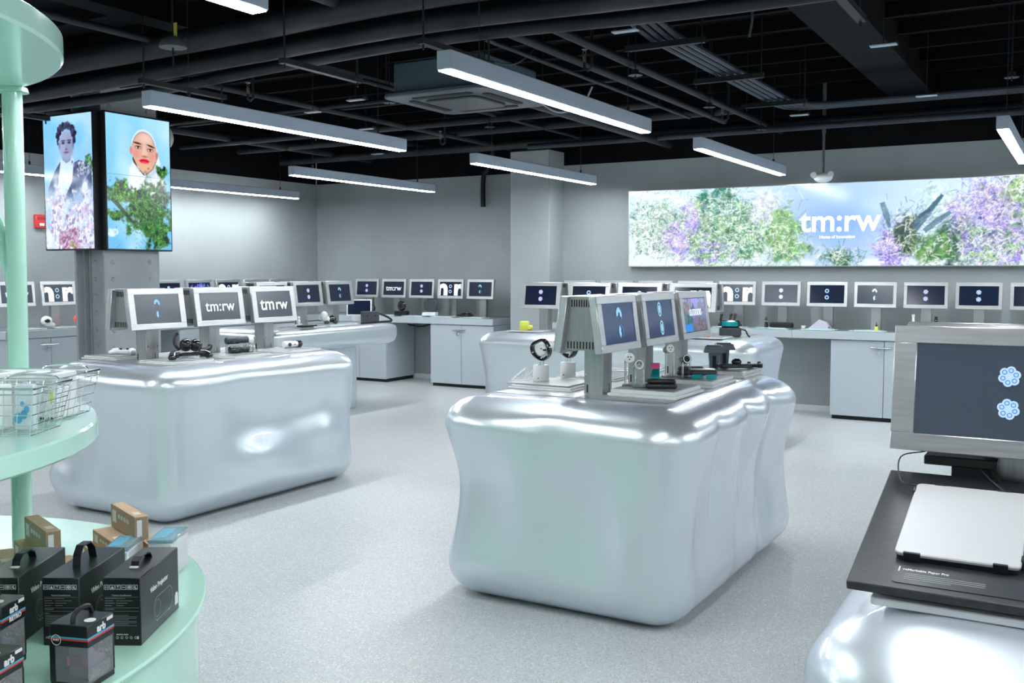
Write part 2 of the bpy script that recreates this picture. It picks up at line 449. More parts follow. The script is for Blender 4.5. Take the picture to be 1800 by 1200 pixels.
for i,x in enumerate(lx):
    for j,(a,b) in enumerate(((.45,3.02),(4.34,7.08),(8.23,10.95))):
        if (i,j) in ((1,1),(4,1)): continue
        if (i,j) in names: lab=names[(i,j)]
        else: lab='white linear lamp outside the photo, row %s column %s from the left wall'%(['first','second','third'][j],['first','second','third','fourth','fifth','sixth','seventh'][i])
        linear_lamp(x,a,b,lab)
    if i in (1,3,5): linear_lamp(x,-3.4,-.7,'white linear lamp behind the camera, %s of three'%{1:'left',3:'middle',5:'right'}[i])

# ------------------------------------------------------------------ ceiling services
def pipe(name,pts,r,label,m=None,cat='pipe',n=10):
    return tag(obj(name,tube(new(),pts,r,n),m or M_pipe),label,cat)
k=0
for i in range(4):   # bundle of four conduits that turns the corner
    x=-2.66+.062*i; y=9.98-.062*i
    pts=[(x,-.5,3.42),(x,3,3.42),(x,5.2,3.42),(x,5.75,3.36),(x,6.1,3.24),(x,6.5,3.2),(x,8,3.2),(x,y-.35,3.2),(x+.05,y-.15,3.2),(x+.15,y-.04,3.2),(x+.35,y,3.2),(x+1.5,y,3.2),(4.9,y,3.2)]
    tag(obj('conduit',tube(new(),pts,.022,8),M_pipe2),'%s blue grey conduit from the left in the bundle that turns right'%['first','second','third','fourth'][i],'pipe','four conduits in a bundle')
for y in (3.2,4.5,6.5,7.9,9.3):
    zz_=3.355 if y<5 else 3.135
    b=new(); box(b,-2.86,-2.28,y-.02,y+.02,zz_,zz_+.04)
    for x in (-2.84,-2.3): tube(b,[(x,y,zz_-.03),(x,y,ZC)],.006,5)
    tag(obj('trapeze_hanger',b,M_pipe),'strut hanger under the conduit bundle, %s one counted from the camera'%{3.2:'first',4.5:'second',6.5:'third',7.9:'fourth',9.3:'fifth'}[y],'bracket')
# thick duct bundle across the room
dy=[5.02,5.2,5.36,5.5]; rr=[.085,.06,.075,.045]; dz=[3.24,3.12,3.22,3.1]
for i in range(4):
    pts=curve_pts([(-10.4,dy[i]+.3,dz[i]),(-8.5,dy[i]+.05,dz[i]-.05),(-6.8,dy[i]-.12+.04*i,dz[i]-.06),(-5.2,dy[i],dz[i]),(-3.6,dy[i]-.05,dz[i]+.02),(-1.8,dy[i]+.02*i,dz[i]),(1,dy[i],dz[i]),(4.8,dy[i],dz[i])],6)
    tag(obj('cable_duct',tube(new(),pts,rr[i],12),M_pipe),['thickest dark duct of the bundle crossing the room','thin dark duct at the front underside of the crossing bundle','second thickest dark duct, far side of the crossing bundle','thinnest dark duct of the crossing bundle, farthest from the camera'][i],'duct','ducts crossing the room side by side')
for x in (-8.1,-5.9,-4.55,-3.45,-1.1):
    b=new(); box(b,x-.025,x+.025,4.85,5.65,2.94,2.975)
    for y in (4.88,5.62): tube(b,[(x,y,2.91),(x,y,ZC)],.007,5)
    tag(obj('trapeze_hanger',b,M_pipe),'slotted hanger bar carrying the thick ducts, %s'%{-8.1:'far left over the column',-5.9:'left of the smoke detector',-4.55:'left of centre',-3.45:'above the near end of the big lamp',-1.1:'right of the big lamp'}[x],'bracket')
def yp(x,z,y0,y1,r,label,m=None): return pipe('ceiling_pipe',[(x,y0,z),(x,(y0+y1)/2,z),(x,y1,z)],r,label,m)
def xp(y,z,x0,x1,r,label,m=None): return pipe('ceiling_pipe',[(x0,y,z),((x0+x1)/2,y,z),(x1,y,z)],r,label,m)
yp(-3.05,3.17,5.68,11.3,.03,'straight pipe carrying the round pendant discs right of the big lamp')
yp(-3.42,3.2,5.68,10.4,.034,'dark pipe second from the pendant disc pipe, left of it')
yp(-3.52,3.14,5.68,9.6,.016,'thin dark conduit left of the disc pipe')
yp(-4.15,3.3,1,4.9,.05,'dark pipe at the top edge left of the big lamp, ending at the ducts')
yp(-4.3,3.34,.5,4.8,.035,'second dark pipe at the top edge left of the big lamp')
yp(-5.4,3.22,5.6,11.4,.022,'dark pipe above the far lamp by the wall pillar')
yp(-5.85,3.25,.5,4.9,.028,'dark pipe between the smoke detector and the green canopy')
yp(-6.6,3.2,5.6,11.8,.03,'dark pipe running to the back wall over the left island')
yp(-7.9,3.3,5.6,11.8,.04,'dark pipe above the back wall corner')
yp(-9.3,3.25,5.8,11.8,.05,'dark pipe near the left wall')
yp(-.2,3.35,5.8,11.2,.035,'dark pipe at the right edge above the last lamp')
yp(-4.35,3.1,7.4,11.2,.05,'dark drain pipe running from the air conditioner to the back wall')
xp(6.15,3.3,-9.5,-4.9,.025,'thin pipe crossing left of the air conditioner')
xp(7.55,3.2,-9.8,-5.1,.022,'thin pipe crossing over the left island, far side')
xp(8.1,3.28,-9.8,-3.6,.018,'thinnest pipe crossing behind the air conditioner')
xp(9.0,3.2,-10.2,-3.6,.04,'dark pipe crossing over the two far left lamps')
xp(10.0,3.25,-10.2,-3.1,.05,'dark pipe crossing close to the back wall')
xp(10.7,3.12,-6.0,4.9,.035,'blue grey pipe crossing above the lit billboard',M_pipe2)
xp(10.95,3.2,-10.3,4.9,.06,'large dark pipe crossing nearest the back wall')
xp(3.3,3.52,-4,4.8,.03,'dark pipe crossing at the top right of the photo')
xp(6.5,3.42,-2.2,4.8,.02,'thin pipe crossing behind the small air vents')
xp(4.3,3.52,-3.2,4.8,.05,'dark pipe crossing high at the top right')
pipe('cable',curve_pts([(-4.1,5.7,3.6),(-4.0,5.8,3.25),(-3.8,6.0,3.12),(-3.65,6.3,3.1),(-3.6,6.6,3.3)],6),.006,'thin grey cable looping near the big lamp',M_pipe2,'cable')
pipe('cable',curve_pts([(-3.95,7.25,2.98),(-3.8,7.3,2.9),(-3.62,7.35,2.95),(-3.55,7.4,3.1)],6),.008,'pale curved cable beside the air conditioner',mat('pale_cable',(.35,.38,.4)),'cable')
pipe('cable',curve_pts([(.2,5.8,3.5),(-.05,6.2,3.3),(.0,6.6,3.2),(.3,6.8,3.25),(.5,7,3.4)],6),.01,'dark hanging cable loop at the top right corner',M_pipe,'cable')
pipe('cable',curve_pts([(-1.95,6.2,3.65),(-1.98,6.25,3.4),(-1.9,6.3,3.25),(-1.93,6.35,3.1)],6),.008,'pale cable tail hanging above the right lamps',M_pipe2,'cable')

def pendant_disc(x,y,z,label,r=.055,m=None):
    t=thing('pendant_disc',label,'ceiling device',(x,y,z),0,'round pendant discs on the ceiling pipes')
    b=new(); cyl(b,r,r*.95,0,.008,24); obj('disc',b,m or M_pipe2,t)
    b=new(); cyl(b,r*.55,r*.5,.008,.045,16); obj('canopy_body',b,M_dark,t)
    b=new(); cyl(b,.005,.005,.04,ZC-z,8); cyl(b,.006,.006,-.025,0,8); obj('stem',b,M_pipe,t)
for (x,y,z,l) in ((-3.02,7.05,3.08,'round pendant disc right of the far end of the big lamp'),(-3.02,8.75,3.08,'round pendant disc above the far lamp by the billboard'),(-3.02,10.4,3.08,'round pendant disc nearest the back wall, over the far lamp'),
    (-.56,8.7,3.1,'pale round disc at the right edge of the ceiling'),(-5.39,7.1,3.08,'round pendant disc at the left corner of the air conditioner'),(-5.39,8.8,3.08,'round pendant disc under the big lamp, left of its middle')):
    pendant_disc(x,y,z,l)
t=thing('smoke_detector','dome shaped ceiling detector with a yellow tag, left of the long lamp','detector',(-5.27,4.6,3.07),0)
b=new(); lathe(b,[(.09,0),(.09,.012),(.07,.05),(.04,.07),(0,.075)],24); obj('dome',b,M_grey,t)
b=new(); cyl(b,.006,.006,-.12,.6,8); obj('stem',b,M_pipe,t)
b=new(); box(b,.01,.04,-.003,.003,.06,.16,.001); obj('tag',b,mat('yellow_tag',(.5,.45,.08)),t)
def plate(x,y,z,label,w=.17,d=.06):
    t=thing('air_vent',label,'vent',(x,y,z),0,'small pale ceiling plates')
    b=new(); box(b,-w/2,w/2,-d/2,d/2,0,.01,.002); obj('plate',b,mat('pale_plate',(.45,.52,.6),rough=.4),t)
    b=new(); box(b,-w/2+.01,w/2-.01,d/2+.03,d/2+.04,.02,.03); box(b,-w/2,-w/2+.01,0,d/2+.04,.01,.03); box(b,w/2-.01,w/2,0,d/2+.04,.01,.03); obj('bracket',b,M_pipe2,t)
    b=new(); tube(b,[(0,0,.01),(0,0,ZC-z)],.004,5); obj('hanger_rod',b,M_pipe,t)
for q in ((-1.23,7.05,3.1,'pale plate below the ceiling, first of two at the right'),(-1.25,9.25,3.1,'pale plate below the ceiling, farther of two at the right'),(-2.6,5.9,3.12,'pale plate under the conduit bundle'),(-2.5,9.9,3.12,'pale plate where the conduit bundle turns'),
          (-5.64,6.94,3.1,'pale plate left of the air conditioner'),(-6.69,8.4,3.1,'pale plate above the far end of the long lamp'),(-7.98,10.25,3.1,'pale plate over the back wall'),(-6.42,7.26,3.1,'pale plate above the middle of the long lamp')):
    plate(*q)
def sprinkler(x,y,z,label):
    t=thing('sprinkler',label,'sprinkler',(x,y,z),0,'upright fire sprinklers')
    b=new(); cyl(b,.014,.014,0,.05,8); tube(b,[(0,0,.05),(.014,0,.07),(0,0,.09)],.003,5); tube(b,[(0,0,.05),(-.014,0,.07),(0,0,.09)],.003,5); obj('frame',b,mat('brass_fitting',(.22,.2,.18),rough=.4,metal=.6),t)
    b=new(); cyl(b,.02,.022,.09,.095,12); obj('deflector',b,mat('brass_fitting'),t)
    b=new(); tube(b,[(0,0,0),(0,0,-.04),(.03,0,-.06),(.06,0,-.04),(.06,0,.1),(.06,0,ZC-z)],.012,8); obj('riser',b,M_pipe,t)
for q in ((-3.23,6.6,3.12,'upright sprinkler above the far end of the big lamp'),(-3.13,9.45,3.12,'upright sprinkler over the lamp by the billboard'),(-6.3,6.3,3.12,'upright sprinkler above the long lamp, near its start'),(-6.45,9.45,3.1,'upright sprinkler left of the lamp by the pillar')):
    sprinkler(*q)
# ceiling cassette air conditioner
t=thing('air_conditioner','dark square cassette air conditioner hanging left of the big lamp','air conditioner',(-4.42,6.85,2.97),0)
b=new(); prism(b,rrect(1.0,1.0,.1),-.0,.035,bev=.008); obj('panel',b,mat('ac_panel',(.055,.07,.085),rough=.5),t)
b=new(); prism(b,rrect(.5,.5,.06),-.02,0,bev=.006); obj('intake_grille',b,mat('ac_grille',(.04,.05,.06),rough=.5),t)
for a in range(4):
    b=new(); prism(b,rrect(.56,.07,.03),-.006,.001,Rz(a*PI/2)@T(0,.35,0)); obj('louvre',b,M_dark,t)
b=new(); box(b,-.42,.42,-.42,.42,.035,.28,.01); obj('body',b,mat('ac_body',(.07,.11,.14),rough=.45),t)
for sx in (-1,1):
    for sy in (-1,1): b=new(); cyl(b,.006,.006,.1,ZC-2.97,6,x=sx*.46,y=sy*.46); obj('threaded_rod',b,M_pipe,t)
# alarm dome / emergency light on its conduit, in front of the billboard wall
t=thing('emergency_light','two lobed pale emergency light hanging from a conduit above the billboard','emergency light',(-2.52,11.05,2.58),0)
b=new(); ell(b,(0,0,.03),(.1,.07,.055)); obj('housing',b,M_whitepl,t)
for s in (-1,1): b=new(); cyl(b,.028,.034,0,.03,16,T(s*.09,-.03,.05)@Rx(R(70))); obj('lamp_head',b,M_whitepl,t)
b=new(); cyl(b,.014,.014,.07,.5,10); tube(b,[(0,0,.5),(0,0,1.1)],.02,8); obj('conduit',b,M_grey,t)
tag(obj('wall_pipe',tube(new(),curve_pts([(-7.2,11.9,3.3),(-7.32,11.9,3.02),(-7.38,11.9,2.96),(-7.4,11.9,2.8),(-7.4,11.9,2.5)],5),.035,10),M_pipe),'black capped pipe hanging on the wall left of the pillar','pipe')
t=thing('fire_alarm','red fire alarm box on the left wall beside the column screens','alarm',(XL,7.2,2.09),0)
b=new(); box(b,0,.05,-.075,.075,0,.16,.008); obj('housing',b,M_red,t)
b=new(); box(b,.05,.054,-.03,.03,.03,.06,.001); obj('strobe_lens',b,M_whitepl,t)
b=new(); box(b,.05,.053,-.055,.055,.10,.13,.001); obj('pull_bar',b,mat('dark_red',(.35,.02,.02)),t)
# round white disc behind the column screens
t=thing('ceiling_speaker','round white speaker seen edge on behind the column screens','speaker',(-8.2,6.93,2.95),0)
Ms=Matrix.Scale(.85,4)@Rz(R(62))@Rx(R(75))
b=new(); lathe(b,[(.0,-.0),(.17,-.0),(.19,.012),(.18,.05),(.12,.1),(0,.12)],32,Ms); obj('shell',b,M_whitepl,t)
b=new(); lathe(b,[(0,-.008),(.14,-.008),(.145,-.001)],32,Ms); obj('grille',b,mat('light_grey_plastic',(.55,.56,.58)),t)
b=new(); tube(b,[(0,0,.05),(0,0,ZC-2.98)],.01,6); obj('hanger_rod',b,M_pipe,t)

# ------------------------------------------------------------------ riveted steel column with two tall screens
t=thing('steel_column','grey riveted steel column carrying two tall lit screens','column',(-7.98,6.22,0),0)
b=new(); box(b,-.17,.2,-.17,.24,0,ZC-.02); obj('web',b,M_steelcol,t)
b=new(); box(b,.2,.225,-.29,.33,0,3.45,.003); obj('flange_plate',b,M_steelcol,t)
b=new(); box(b,-.20,-.17,-.29,.33,0,3.45,.003); obj('flange_plate',b,M_steelcol,t)
b=new(); box(b,-.17,-.15,-.22,-.17,0,3.45); box(b,.12,.2,-.2,-.17,0,3.45,.003); box(b,-.13,-.115,-.185,-.17,0,3.45); obj('angle_iron',b,M_steelcol,t)
riv=None; zz=np.arange(.1,3.4,.158)
for z in zz:
    for (M) in [T(-.06,-.17,z)@Rx(PI/2),T(.165,-.2,z)@Rx(PI/2),T(.225,-.2,z)@Ry(PI/2),T(.225,.22,z)@Ry(PI/2)]:
        if riv is None:
            b=new(); lathe(b,[(.021,0),(.019,.008),(.011,.015),(0,.017)],10); riv=obj('rivet',b,M_steelcol,t); riv.matrix_local=M
        else:
            c=riv.copy(); col.objects.link(c); c.parent=t; c.matrix_local=M

# ================================================================== LIT PICTURES
skyc=(.50,.76,.93)
P1=Canvas(150,262); n1=vnoise(262,150,6,5,3); P1.grad((.60,.74,.90),(.48,.78,.97))
P1.lay(np.clip((vnoise(262,150,3,3,9)-.45)*3,0,1),(.75,.88,.98),.7)
w=P1.asp
P1.foliage(.56,.62,.10,.10,[(.2,.35,.22),(.35,.6,.3),(.15,.25,.25),(.55,.7,.6)],4,16)
P1.poly([(.2,.66),(.33,.63),(.42,.66),(.56,.60),(.573,.35),(.0,.35),(.05,.47),(.12,.58)],(.22,.30,.46))       # jacket
P1.poly([(.20,.66),(.24,.70),(.33,.71),(.36,.66),(.33,.5),(.22,.36),(.16,.46)],(.80,.88,.97))                  # white shirt
P1.foliage(.45,.60,.10,.05,[(.85,.9,.95),(.15,.2,.33),(.8,.85,.92),(.3,.3,.45)],12,22,.5,.8)
P1.blobs(30,.45,.60,.06,.03,[(.85,.9,.95),(.15,.2,.33),(.6,.5,.7)],(.008,.02),11,.6)
P1.poly([(.225,.71),(.315,.72),(.32,.66),(.27,.64),(.22,.67)],(.50,.58,.74))                                     # neck
P1.ell(.273,.775,.082,.108,(.62,.66,.80),.02)                                                                    # face
P1.ell(.31,.76,.045,.085,(.52,.56,.72),.04,.6)
P1.ell(.273,.70,.045,.035,(.60,.64,.78),.02)
for sx in (-1,1):
    P1.ell(.273+sx*.036,.793,.020,.009,(.28,.30,.42),.008); P1.ell(.273+sx*.036,.810,.024,.005,(.22,.22,.32),.006)
    P1.ell(.273+sx*.036,.792,.007,.007,(.08,.10,.18),.005)
P1.poly([(.268,.79),(.278,.79),(.292,.752),(.273,.745),(.258,.752)],(.54,.56,.72),op=.8)
P1.ell(.273,.744,.017,.006,(.38,.36,.50),.006)
P1.ell(.273,.722,.028,.009,(.58,.36,.50),.006); P1.ell(.273,.722,.027,.0018,(.32,.2,.32),.003)
P1.ell(.192,.775,.012,.028,(.50,.52,.68),.01); P1.ell(.355,.775,.012,.028,(.46,.48,.64),.01)
r=np.random.default_rng(5)
for i in range(190):
    a=r.uniform(0,PI); rad=r.uniform(.7,1.12); x=.273+math.cos(a)*.102*rad; y=.845+math.sin(a)*.085*rad; q=r.uniform(.006,.017)
    P1.ell(x,y,q,q,tuple(np.array((.20,.20,.30))*r.uniform(.5,1.7)),.006,.85)
for i in range(26):
    s_=r.choice([-1,1]); P1.ell(.273+s_*r.uniform(.085,.105),r.uniform(.79,.85),.01,.012,(.16,.16,.25),.006,.8)
fl=vnoise(262,150,9,5,21); m=np.clip((fl-.42)*6,0,1)*np.clip((.50+.06*np.sin(P1.X*16)-P1.Y)*14,0,1)
P1.lay(np.clip((.47+.05*np.sin(P1.X*14+1)-P1.Y)*12,0,1),(.72,.82,.94),.85); P1.lay(m,(.90,.93,.99),.9)
P1.foliage(.30,.17,.34,.26,[(.80,.72,.86),(.92,.94,.99),(.66,.72,.90),(.96,.97,1),(.82,.88,.97),(.60,.50,.66)],66,14,.42,.85)
P1.blobs(120,.30,.22,.14,.12,[(.75,.62,.78),(.88,.86,.95),(.62,.66,.85),(.93,.95,1),(.55,.42,.58)],(.004,.016),6,.5)
P1.foliage(.29,.06,.13,.08,[(.66,.40,.50),(.50,.35,.50),(.8,.7,.85),(.75,.6,.7)],13,20)
P1.blobs(40,.30,.07,.10,.04,[(.66,.40,.50),(.50,.35,.50),(.8,.7,.85)],(.004,.012),8,.6)
P1.blobs(20,.32,.03,.02,.01,[(.55,.62,.25)],(.005,.012),9,.7)
P2=Canvas(190,320); P2.grad((.42,.72,.90),(.56,.82,.97)); w2=P2.asp
P2.lay(np.clip((vnoise(320,190,2,3,19)-.45)*3,0,1),(.78,.92,.99),.8)
P2.poly([(.30,.80),(.38,.88),(.46,.80),(.50,.66),(.47,.62),(.56,.50),(.52,.42),(.18,.42),(.2,.56),(.28,.62),(.27,.7)],(.87,.92,.97))   # hood and shawl
P2.ell(.345,.775,.116,.135,(.90,.94,.98),.01); P2.ell(.345,.770,.108,.125,(.50,.50,.55),.01)
P2.poly([(.23,.80),(.46,.80),(.465,.70),(.42,.62),(.36,.578),(.345,.575),(.30,.61),(.245,.68)],(.86,.66,.57))                     # face lower
P2.ell(.345,.780,.1,.105,(.85,.67,.60),.01)
P2.ell(.36,.845,.06,.04,(.93,.80,.75),.04,.7)
P2.ell(.225,.745,.014,.03,(.80,.56,.50),.006); P2.ell(.467,.725,.012,.028,(.72,.48,.44),.006)
P2.ell(.27,.725,.034,.028,(.90,.50,.50),.03,.6); P2.ell(.42,.715,.03,.028,(.88,.52,.50),.03,.5)
for sx,yy in ((-.055,.0),(.06,-.012)):
    P2.ell(.345+sx,.772+yy,.028,.012,(.55,.30,.27),.012,.8); P2.ell(.345+sx,.771+yy,.020,.007,(.93,.88,.86),.004); P2.ell(.345+sx,.771+yy,.009,.008,(.20,.09,.07),.003)
    P2.ell(.345+sx,.780+yy,.024,.0032,(.12,.07,.07),.003)
    P2.ell(.345+sx*1.1,.803+yy,.036,.0065,(.14,.10,.10),.005,rot=-.12 if sx<0 else -.25)
P2.poly([(.338,.79),(.358,.79),(.378,.715),(.350,.704),(.325,.715)],(.95,.78,.70),op=.6); P2.ell(.350,.708,.026,.008,(.66,.38,.34),.008,.8)
P2.ell(.347,.672,.044,.017,(.85,.10,.22),.006); P2.ell(.347,.674,.042,.002,(.45,.02,.08),.003); P2.ell(.347,.664,.024,.006,(.96,.42,.50),.008,.7)
P2.ell(.35,.63,.04,.02,(.93,.72,.55),.03,.6)
P2.poly([(.285,.62),(.348,.571),(.345,.56),(.27,.60),(.235,.68),(.24,.70)],(.30,.20,.20)); P2.poly([(.42,.62),(.348,.571),(.35,.56),(.43,.61),(.472,.70),(.465,.70)],(.60,.50,.48))
P2.poly([(.20,.60),(.24,.66),(.40,.50),(.36,.44),(.24,.44)],(.92,.95,.98),op=.9); P2.poly([(.47,.66),(.50,.60),(.30,.44),(.27,.46)],(.80,.86,.92),op=.8); P2.poly([(.475,.66),(.485,.62),(.345,.50),(.335,.515)],(.68,.75,.82),op=.5)
gr=[(.08,.30,.10),(.14,.42,.12),(.05,.18,.08),(.30,.58,.18),(.20,.26,.22),(.10,.12,.12)]
gq=[(.05,.14,.08),(.10,.34,.10),(.20,.52,.16),(.12,.30,.14),(.38,.68,.22),(.10,.16,.14),(.24,.40,.20)]
P2.foliage(.13,.42,.13,.12,[(.28,.42,.26),(.42,.72,.24),(.25,.28,.28),(.30,.36,.30)],32,16); P2.foliage(.38,.30,.22,.19,gq,31,15,.6); P2.foliage(.46,.14,.13,.15,gq,38,15,.55)
P2.blobs(160,.36,.30,.11,.09,gr,(.004,.012),31,.6); P2.blobs(60,.12,.42,.05,.05,[(.28,.42,.26),(.35,.62,.22),(.5,.8,.3)],(.004,.012),32,.6)
P2.foliage(.51,.58,.06,.08,gq,33,18,.4); P2.foliage(.50,.41,.10,.09,[(.25,.34,.28),(.15,.22,.2),(.4,.6,.35),(.3,.32,.34)],34,16)
P2.foliage(.07,.25,.08,.05,gq,36,20,.45); P2.foliage(.04,.12,.05,.03,[(.75,.9,.97)],39,10)
P2.poly([(.04,.39),(.12,.33),(.24,.20),(.22,.19),(.10,.30),(.03,.36)],(.16,.24,.14),op=.8)
P2.strokes(500,.38,.28,.12,.12,[(.35,.6,.25),(.06,.15,.08),(.2,.45,.15)],(.01,.03),37,.6)
M_pic=pic_mat('lit_picture',1.15)

def tall_screen(label,W,H,loc,rz,cv):
    t=thing('tall_display',label,'display screen',loc,rz,'tall lit screens on the steel column')
    b=new(); box(b,0,W,0,.075,0,H,.004); obj('screen_frame',b,M_blackpl,t)
    m=cv.mesh('picture',W-.03,H-.03); o=obj('picture',m,M_pic,t,(.015,-.0015,.015))
    return t
tall_screen('narrow looking tall screen, left on the column, showing a curly haired person',.72,1.25,(-8.47,5.84,1.787),0,P1)
t2=tall_screen('tall screen, right on the column, showing a person in a white hood',.745,1.255,(-7.675,5.9,1.785),PI/2,P2)
b=new(); box(b,.01,.735,-.004,-.0015,.69,.694); obj('panel_joint',b,M_frame,t2)

# lit billboard
BW,BH=7.2,.93
B=Canvas(1120,145); s_=B.asp/ BW
B.grad((.88,.93,.96),(.80,.90,.98)); f=B.asp
B.lay(np.exp(-((B.X-f*.345)/(f*.10))**2)*np.clip(.9-abs(B.Y-.5),0,1),(.48,.64,.90),1.0)
B.lay(np.clip((vnoise(145,1120,30,4,2)-.5)*4,0,1)*np.clip((.35-B.Y)*5,0,1),(.96,.98,1),.9)
def X_(p):      # picture position along the board (where the motif stands on the wall)
    t=(p-900)/1735.8; x=11.33*(-math.sin(YAW)*math.cos(PITCH)+math.cos(YAW)*t)/(math.cos(YAW)*math.cos(PITCH)+math.sin(YAW)*t)
    return (x+4.93)/BW*f
G=[(.20,.42,.32),(.34,.60,.42),(.70,.86,.74),(.10,.30,.28),(.88,.95,.92),(.60,.78,.45)]
V=[(.56,.50,.86),(.74,.66,.93),(.42,.36,.75),(.93,.90,.99),(.85,.75,.9)]
for (px,y,sx,sy,n,c,sd) in ((1150,.55,.20,.25,1500,[(.55,.72,.62),(.85,.93,.90),(.25,.45,.38),(.95,.98,.98)],1),(1230,.5,.25,.25,1700,G,2),(1270,.82,.15,.12,500,[(.12,.42,.36),(.2,.5,.4),(.85,.93,.92)],3),
      (1190,.35,.12,.12,420,V,4),(1300,.45,.22,.22,1500,G,5),(1345,.75,.12,.15,420,[(.9,.9,.97),(.8,.85,.93)],6),(1370,.35,.16,.2,1000,[(.45,.66,.42),(.65,.82,.5),(.3,.5,.35)],7),(1215,.62,.08,.1,260,V,8),(1245,.2,.18,.1,420,V+G,18),
      (1470,.12,.12,.06,420,[(.2,.42,.26),(.45,.66,.5),(.12,.32,.22)],9),(1570,.25,.12,.14,600,V,10),(1590,.4,.08,.14,480,[(.16,.30,.22),(.4,.5,.3),(.1,.2,.22)],11),(1680,.35,.10,.18,700,[(.12,.24,.30),(.3,.42,.45),(.2,.36,.26)],12),
      (1650,.75,.10,.1,300,[(.85,.95,.93),(.7,.85,.85)],13),(1730,.7,.20,.16,1300,V,14),(1770,.55,.16,.25,1200,V+[(.3,.3,.6)],15),(1745,.22,.2,.14,1000,V+G,16),(1800,.85,.2,.15,600,[(.6,.78,.4),(.85,.9,.9),(.35,.5,.3)],17),(1960,.5,.5,.25,3000,G+V,19),(1640,.2,.12,.1,420,[(.4,.6,.3),(.2,.4,.25)],20)):
    B.foliage(X_(px),y,sx*2.0,sy*2.0,c,sd+50,60,.42,.9,.5)
    B.strokes(int(n*.5),X_(px),y,sx,sy,c,(.03,.12),sd,.6)
    B.strokes(int(n*.12),X_(px),y,sx,sy,[(.97,.99,.98)],(.03,.10),sd+9,.8)
for (a,b_,c) in (((1545,.75),(1560,.45),(.30,.45,.55)),((1605,.42),(1650,.82),(.28,.42,.52)),((1620,.40),(1665,.62),(.36,.50,.58)),((1600,.46),(1628,.66),(.2,.34,.42))):
    x0,y0,x1,y1=X_(a[0]),a[1],X_(b_[0]),b_[1]; dx,dy=x1-x0,y1-y0; l=math.hypot(dx,dy); nx,ny=-dy/l*.028,dx/l*.028
    B.poly([(x0+nx,y0+ny),((x0+x1)/2+nx*1.5,(y0+y1)/2+ny*1.5),(x1+nx*.5,y1+ny*.5),(x1-nx*.9,y1-ny*.9),((x0+x1)/2-nx,(y0+y1)/2-ny),(x0-nx,y0-ny)],c)
    B.strokes(60,(x0+x1)/2,(y0+y1)/2,abs(dx)*.3,abs(dy)*.3,[(.55,.68,.74),(.2,.32,.4)],(.02,.06),5,.5,(math.atan2(dy,dx),.1),1)
M_bill=pic_mat('lit_billboard',1.22)
t=thing('billboard','long backlit billboard of flowers with white lettering on the back wall','sign',(-4.93,YB2-.09,1.647),0)
b=new(); box(b,0,BW,0,.09,0,BH,.003); obj('light_box',b,M_frame,t)
obj('picture',B.mesh('picture',BW-.02,BH-.02),M_bill,t,(.01,-.002,.01))
# lettering, from left edge: 1404..1548 px wide word
def flat(bm,name,m,parent,loc,rot=(PI/2,0,0)): return obj(name,bm,m,parent,loc,rot)
E_bill=mat('billboard_white',(.2,.2,.2),emit=(1,1,1),estr=1.4)
flat(text_bm('tm:rw',.88,bold=.016),'lettering',E_bill,t,(2.535,-.004,.50))
flat(text_bm('Home of Innovation',.38,bold=.02),'tagline',E_bill,t,(2.51,-.004,.328))

# ================================================================== COUNTERS ALONG THE WALLS
def worktop(x0,x1,y0,y1,label,z0=.865,z1=.955):
    t=thing('worktop',label,'counter',((x0+x1)/2,(y0+y1)/2,0),0)
    hx,hy=(x1-x0)/2,(y1-y0)/2
    b=new(); box(b,-hx,hx,-hy,hy,z0,z1-.004,.003); obj('apron',b,M_cab,t)
    b=new(); box(b,-hx+.02,hx-.02,-hy+.02,hy-.02,z1-.004,z1,.001); obj('top_surface',b,M_cabtop,t)
    return t
worktop(-5.86,-2.79,10.9,YB2-.004,'grey counter top along the billboard wall, left section')
worktop(-2.788,4.98,10.9,YB2-.004,'grey counter top along the billboard wall, right section')
worktop(-9.9,-6.86,11.27,YB1-.004,'grey counter top along the back wall left of the pillar')
worktop(XL+.014,-9.902,6.33,YB1-.004,'grey counter top along the left wall')
def cabinet(x,y,w,d,rz,label,doors=2,latch=True,h=.863):
    """front centre at x,y ; front faces local -Y"""
    t=thing('cabinet',label,'cabinet',(x,y,0),rz,'grey two door cabinets under the counters')
    b=new(); box(b,-w/2,w/2,.02,d,.05,h,.002); obj('carcass',b,M_cab,t)
    b=new(); box(b,-w/2+.02,w/2-.02,.03,d,0,.05); obj('plinth',b,M_gap,t)
    for i in range(doors):
        b=new(); a=-w/2+i*w/doors; box(b,a+.003,a+w/doors-.003,0,.019,.045,h-.006,.002); dr=obj('door',b,M_cab,t)
        if i==0 and latch:
            b=new(); M=T(a+w/doors-.03,0,h-.075); box(b,-.09,.10,-.012,-.002,-.008,.008,.002,M); cyl(b,.009,.009,-.11,.11,10,M@T(0,-.018,.0)@Ry(PI/2)); obj('latch_bar',b,M_chrome,dr)
            b=new(); M2=T(a+w/doors-.045,-.022,h-.13); tube(b,[(-.012,0,.02),(-.012,0,.045),(0,0,.055),(.012,0,.045),(.012,0,.02)],.003,6,M2); box(b,-.018,.018,-.008,.008,-.025,.022,.004,M2); obj('padlock',b,M_chrome,dr)
    return t
cabinet(-1.83,10.93,1.1,.44,0,'cabinet under the billboard wall counter, left of the near monitor')
cabinet(1.6,10.93,1.1,.44,0,'cabinet far right under the billboard wall counter, hidden by the near monitor')
cabinet(-5.3,10.93,1.05,.44,0,'cabinet by the pillar, behind the middle island')
cabinet(-7.375,11.29,1.03,.68,0,'cabinet with padlock left of the pillar')
cabinet(-9.15,11.29,.98,.68,0,'cabinet behind the bridge shaped table, right of the wall corner')
cabinet(-9.93,6.88,1.05,.58,PI/2,'padlocked cabinet by the left wall, left of the steel column')
